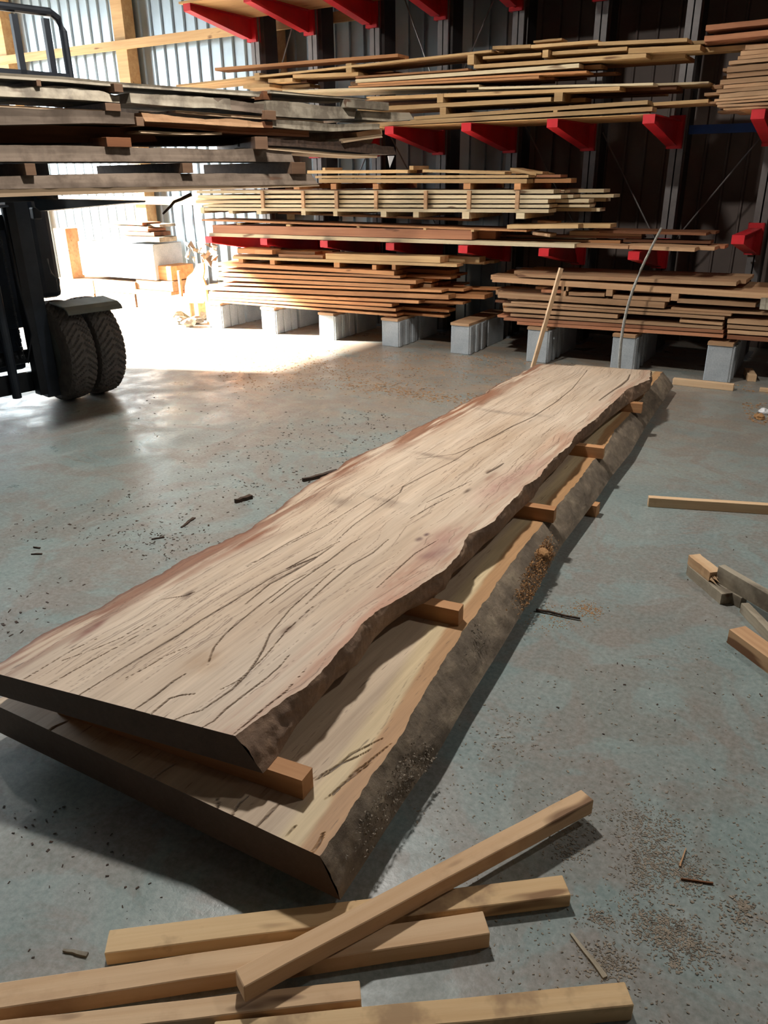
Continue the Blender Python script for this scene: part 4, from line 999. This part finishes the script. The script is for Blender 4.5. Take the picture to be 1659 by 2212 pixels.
# ------------------------------------------------------------ debris
def scatter(name, label, cat, m, spots, seed, lift=0.):
    rd = random.Random(seed); vs = []; fs = []
    for (poly, n, smin, smax, asp) in spots:
        for i in range(n):
            if len(poly) == 2:                 # cluster: centre pixel, radii in metres
                (px, py), (rx, ry) = poly; c = PZ(px, py, lift); x = c.x+rd.gauss(0, rx); y = c.y+rd.gauss(0, ry)
            else:
                u = rd.random(); v = rd.random()
                q = [PZ(a, b_, lift) for a, b_ in poly]
                p = (q[0]*(1-u)+q[1]*u)*(1-v)+(q[3]*(1-u)+q[2]*u)*v; x, y = p.x, p.y
            s = rd.uniform(smin, smax); a = rd.uniform(0, 6.28); w = s/rd.uniform(1.2, asp); t = s*.16+.0006
            ca, sa = math.cos(a), math.sin(a); tl = rd.uniform(-.2, .5)
            n_ = len(vs)
            for k, (dx, dy) in enumerate(((-s, -w), (s, -w*.6), (s*.8, w), (-s*.9, w*.7))):
                z0 = lift+max(0, tl*(dx+s)*.5)
                vs.append((x+dx*ca-dy*sa, y+dx*sa+dy*ca, z0)); 
            for k in range(4): vs.append((vs[n_+k][0], vs[n_+k][1], vs[n_+k][2]+t))
            fs += [(n_+3, n_+2, n_+1, n_), (n_+4, n_+5, n_+6, n_+7)]+[(n_+k, n_+(k+1) % 4, n_+4+(k+1) % 4, n_+4+k) for k in range(4)]
    o = mesh(name, vs, fs, M[m]); return tag(o, label, cat, kind='stuff')
M['shaving'] = plain('pale_shavings', srgb(150, 138, 122), .9, sc=40, amt=.25, bmp=0)
M['sawdust'] = plain('orange_sawdust', srgb(176, 132, 86), .95, sc=40, amt=.2, bmp=0)
scatter('wood_shavings', 'pale wood shavings strewn over the floor at the lower right', 'shavings', 'shaving', [
  (((1400,1870), (.03,.05)), 700, .0008, .0036, 3), (((1450,2020), (.05,.03)), 1300, .0008, .0036, 3), (((1400,1790), (.05,.05)), 700, .0008, .0034, 3), (((1480,1890), (.03,.03)), 500, .0008, .0034, 3), (((1300,1985), (.02,.012)), 160, .0008, .0034, 3), (((1310,2080), (.03,.02)), 250, .0008, .0034, 3), (((1230,1840), (.02,.02)), 160, .0008, .0034, 3), (((1605,1955), (.008,.008)), 120, .001, .0045, 3), (((1455,2085), (.008,.008)), 60, .001, .004, 3), (((1330,2080), (.04,.04)), 150, .001, .004, 3),
  ([(860,1700),(1659,1650),(1659,2212),(1100,2212)], 900, .0008, .0036, 3), (((1250,1800), (.05,.05)), 120, .001, .004, 3), (((1540,1900), (.08,.10)), 300, .001, .004, 3),
  ([(1000,1500),(1659,1350),(1659,1700),(900,1750)], 260, .001, .005, 3), (((1090,1600), (.05,.08)), 120, .001, .004, 3), (((1600,1980), (.02,.02)), 90, .001, .005, 3)], 11)
scatter('bark_chips', 'small dark bark chips sprinkled on the floor left of the slabs', 'bark chips', 'barkchip', [
  ([(-50,1150),(420,1010),(620,1060),(380,1230)], 260, .0015, .007, 4), (((330,1160), (.22,.10)), 190, .0015, .007, 4), ([(350,980),(800,880),(900,930),(600,1080)], 330, .002, .008, 3),
  ([(-100,1300),(200,1230),(150,1330),(-100,1440)], 60, .002, .010, 5), ([(0,1700),(200,1750),(400,2000),(0,2100)], 60, .001, .005, 4), ([(200,860),(900,800),(1000,860),(300,980)], 110, .002, .008, 3),
  ([(1100,1400),(1659,1100),(1659,1500),(1100,1700)], 50, .001, .005, 3)], 12)
scatter('sawdust', 'orange sawdust and chips on the floor in front of the racks', 'sawdust', 'sawdust', [
  ([(420,740),(1100,770),(1130,830),(500,850)], 1500, .002, .009, 3), (((900,850), (.35,.10)), 600, .002, .010, 3), ([(1000,760),(1659,840),(1659,850),(1000,775)], 200, .003, .012, 3), (((640,790), (.8,.2)), 400, .002, .009, 3),
  (((1270,1318), (.03,.03)), 350, .0008, .003, 2), (((1200,1335), (.04,.05)), 200, .0008, .003, 2), ([(1600,870),(1659,870),(1659,920),(1620,910)], 160, .003, .01, 5)], 13)
# chips on the bark face of the lower slab
def on_bark(name, label, m, spots, seed):
    rd = random.Random(seed); vs = []; fs = []
    for (px, py, ry, n, f0, f1) in spots:
        c = PZ(px, py, .12)
        for i in range(n):
            y = c.y+rd.gauss(0, ry); f_ = rd.uniform(f0, f1)
            xt = float(np.interp(y, *Rt0)); xb = float(np.interp(y, *Rb0))
            x = xt*(1-f_)+xb*f_+.010; z = ZT0*(1-f_)+ZB0*f_+.008+.004*rd.random()
            s = rd.uniform(.002, .0055); a = rd.uniform(0, 6.28); n_ = len(vs)
            for k in range(4): vs.append((x+rd.uniform(-s, s), y+rd.uniform(-s, s), z+rd.uniform(-s, s)))
            fs += [(n_, n_+1, n_+2), (n_, n_+2, n_+3), (n_, n_+3, n_+1), (n_+1, n_+3, n_+2)]
    return tag(mesh(name, vs, fs, M[m]), label, 'sawdust', kind='stuff')
on_bark('sawdust', 'orange sawdust clinging to the bark edge of the lower slab', 'sawdust', [(1185,1190,.05,900,.35,.9), (1165,1225,.08,700,.4,1.), (1145,1270,.06,400,.5,1.)], 5)
on_bark('wood_shavings', 'pale shavings on the near bark edge of the lower slab', 'shaving', [(885,1660,.05,260,.3,.9), (800,1750,.07,200,.3,.95), (930,1620,.03,90,.7,1.), (1050,1390,.06,60,.1,.6)], 6)
p = PZ(1185, 1188, .14); lump((float(np.interp(p.y, *Rt0))*.5+float(np.interp(p.y, *Rb0))*.5+.012, p.y, .122), .03, 'sawdust', 'sawdust_clump', 'orange clump of sawdust sitting on the bark edge of the lower slab', 'sawdust', .5)
# twig, splinters, bark pieces
b = MB(); A = PZ(1158,1317,.008); B = PZ(1253,1336,.008)
b.tube([A, A.lerp(B, .3)+Vector((0, .003, .001)), A.lerp(B, .7)-Vector((0, .002, 0)), B], .0055, 7, .004); tag(b.build('twig', M['barkchip'], smooth=True), 'thin dark twig on the floor right of the lower slab', 'twig')
def chip(px0, px1, w, label, m='tan', name='wood_splinter', h=.006):
    A = PZ(*px0, 0); B = PZ(*px1, 0); o = board(name, A, B, w, h, M[m], away=(1, 0, 0), jit=w*.15, n=5, taper=(.5, 1)); return tag(o, label, 'splinter')
chip((1232,2020), (1302,2116), .012, 'torn pale splinter lying by the nearest stick at lower right', 'greywood')
chip((1480,1835), (1466,1873), .004, 'small thin splinter among the shavings at right', 'tan')
chip((1470,1900), (1540,1909), .004, 'dark thin splinter lying across the shavings', 'brown')
chip((138,2052), (192,2060), .010, 'small frayed splinter on the floor left of the farthest foreground stick', 'greywood')
chip((390,1140), (416,1119), .018, 'reddish bark flake on the floor left of the slabs', 'barkchip', 'bark_flake')
chip((328,1166), (353,1160), .012, 'short brown bark piece beside the slab on the left floor', 'barkchip', 'bark_flake')
chip((508,1086), (540,1075), .03, 'dark bark clump on the floor left of the slab middle', 'barkchip', 'bark_flake', .02)
chip((655,1040), (724,1020), .03, 'dark bark strip hanging at the left rim of the upper slab', 'barkchip', 'bark_flake', .02)
chip((68,1198), (92,1197), .008, 'thin dark bark sliver at the far left floor', 'barkchip', 'bark_flake')
chip((73,1183), (88,1184), .008, 'short dark bark sliver at the far left floor, farther back than the thin one', 'barkchip', 'bark_flake')
for i, (x, y) in enumerate(((1648, 893), (1640, 905))):
    p = PZ(x, y, 0); lump((p.x, p.y, .015), .035, 'white_plastic' if i == 0 else 'sawdust', 'floor_scrap', ['white scrap lying in the straw at the right edge of the floor', 'clump of straw-like chips beside the white scrap'][i], 'scrap')
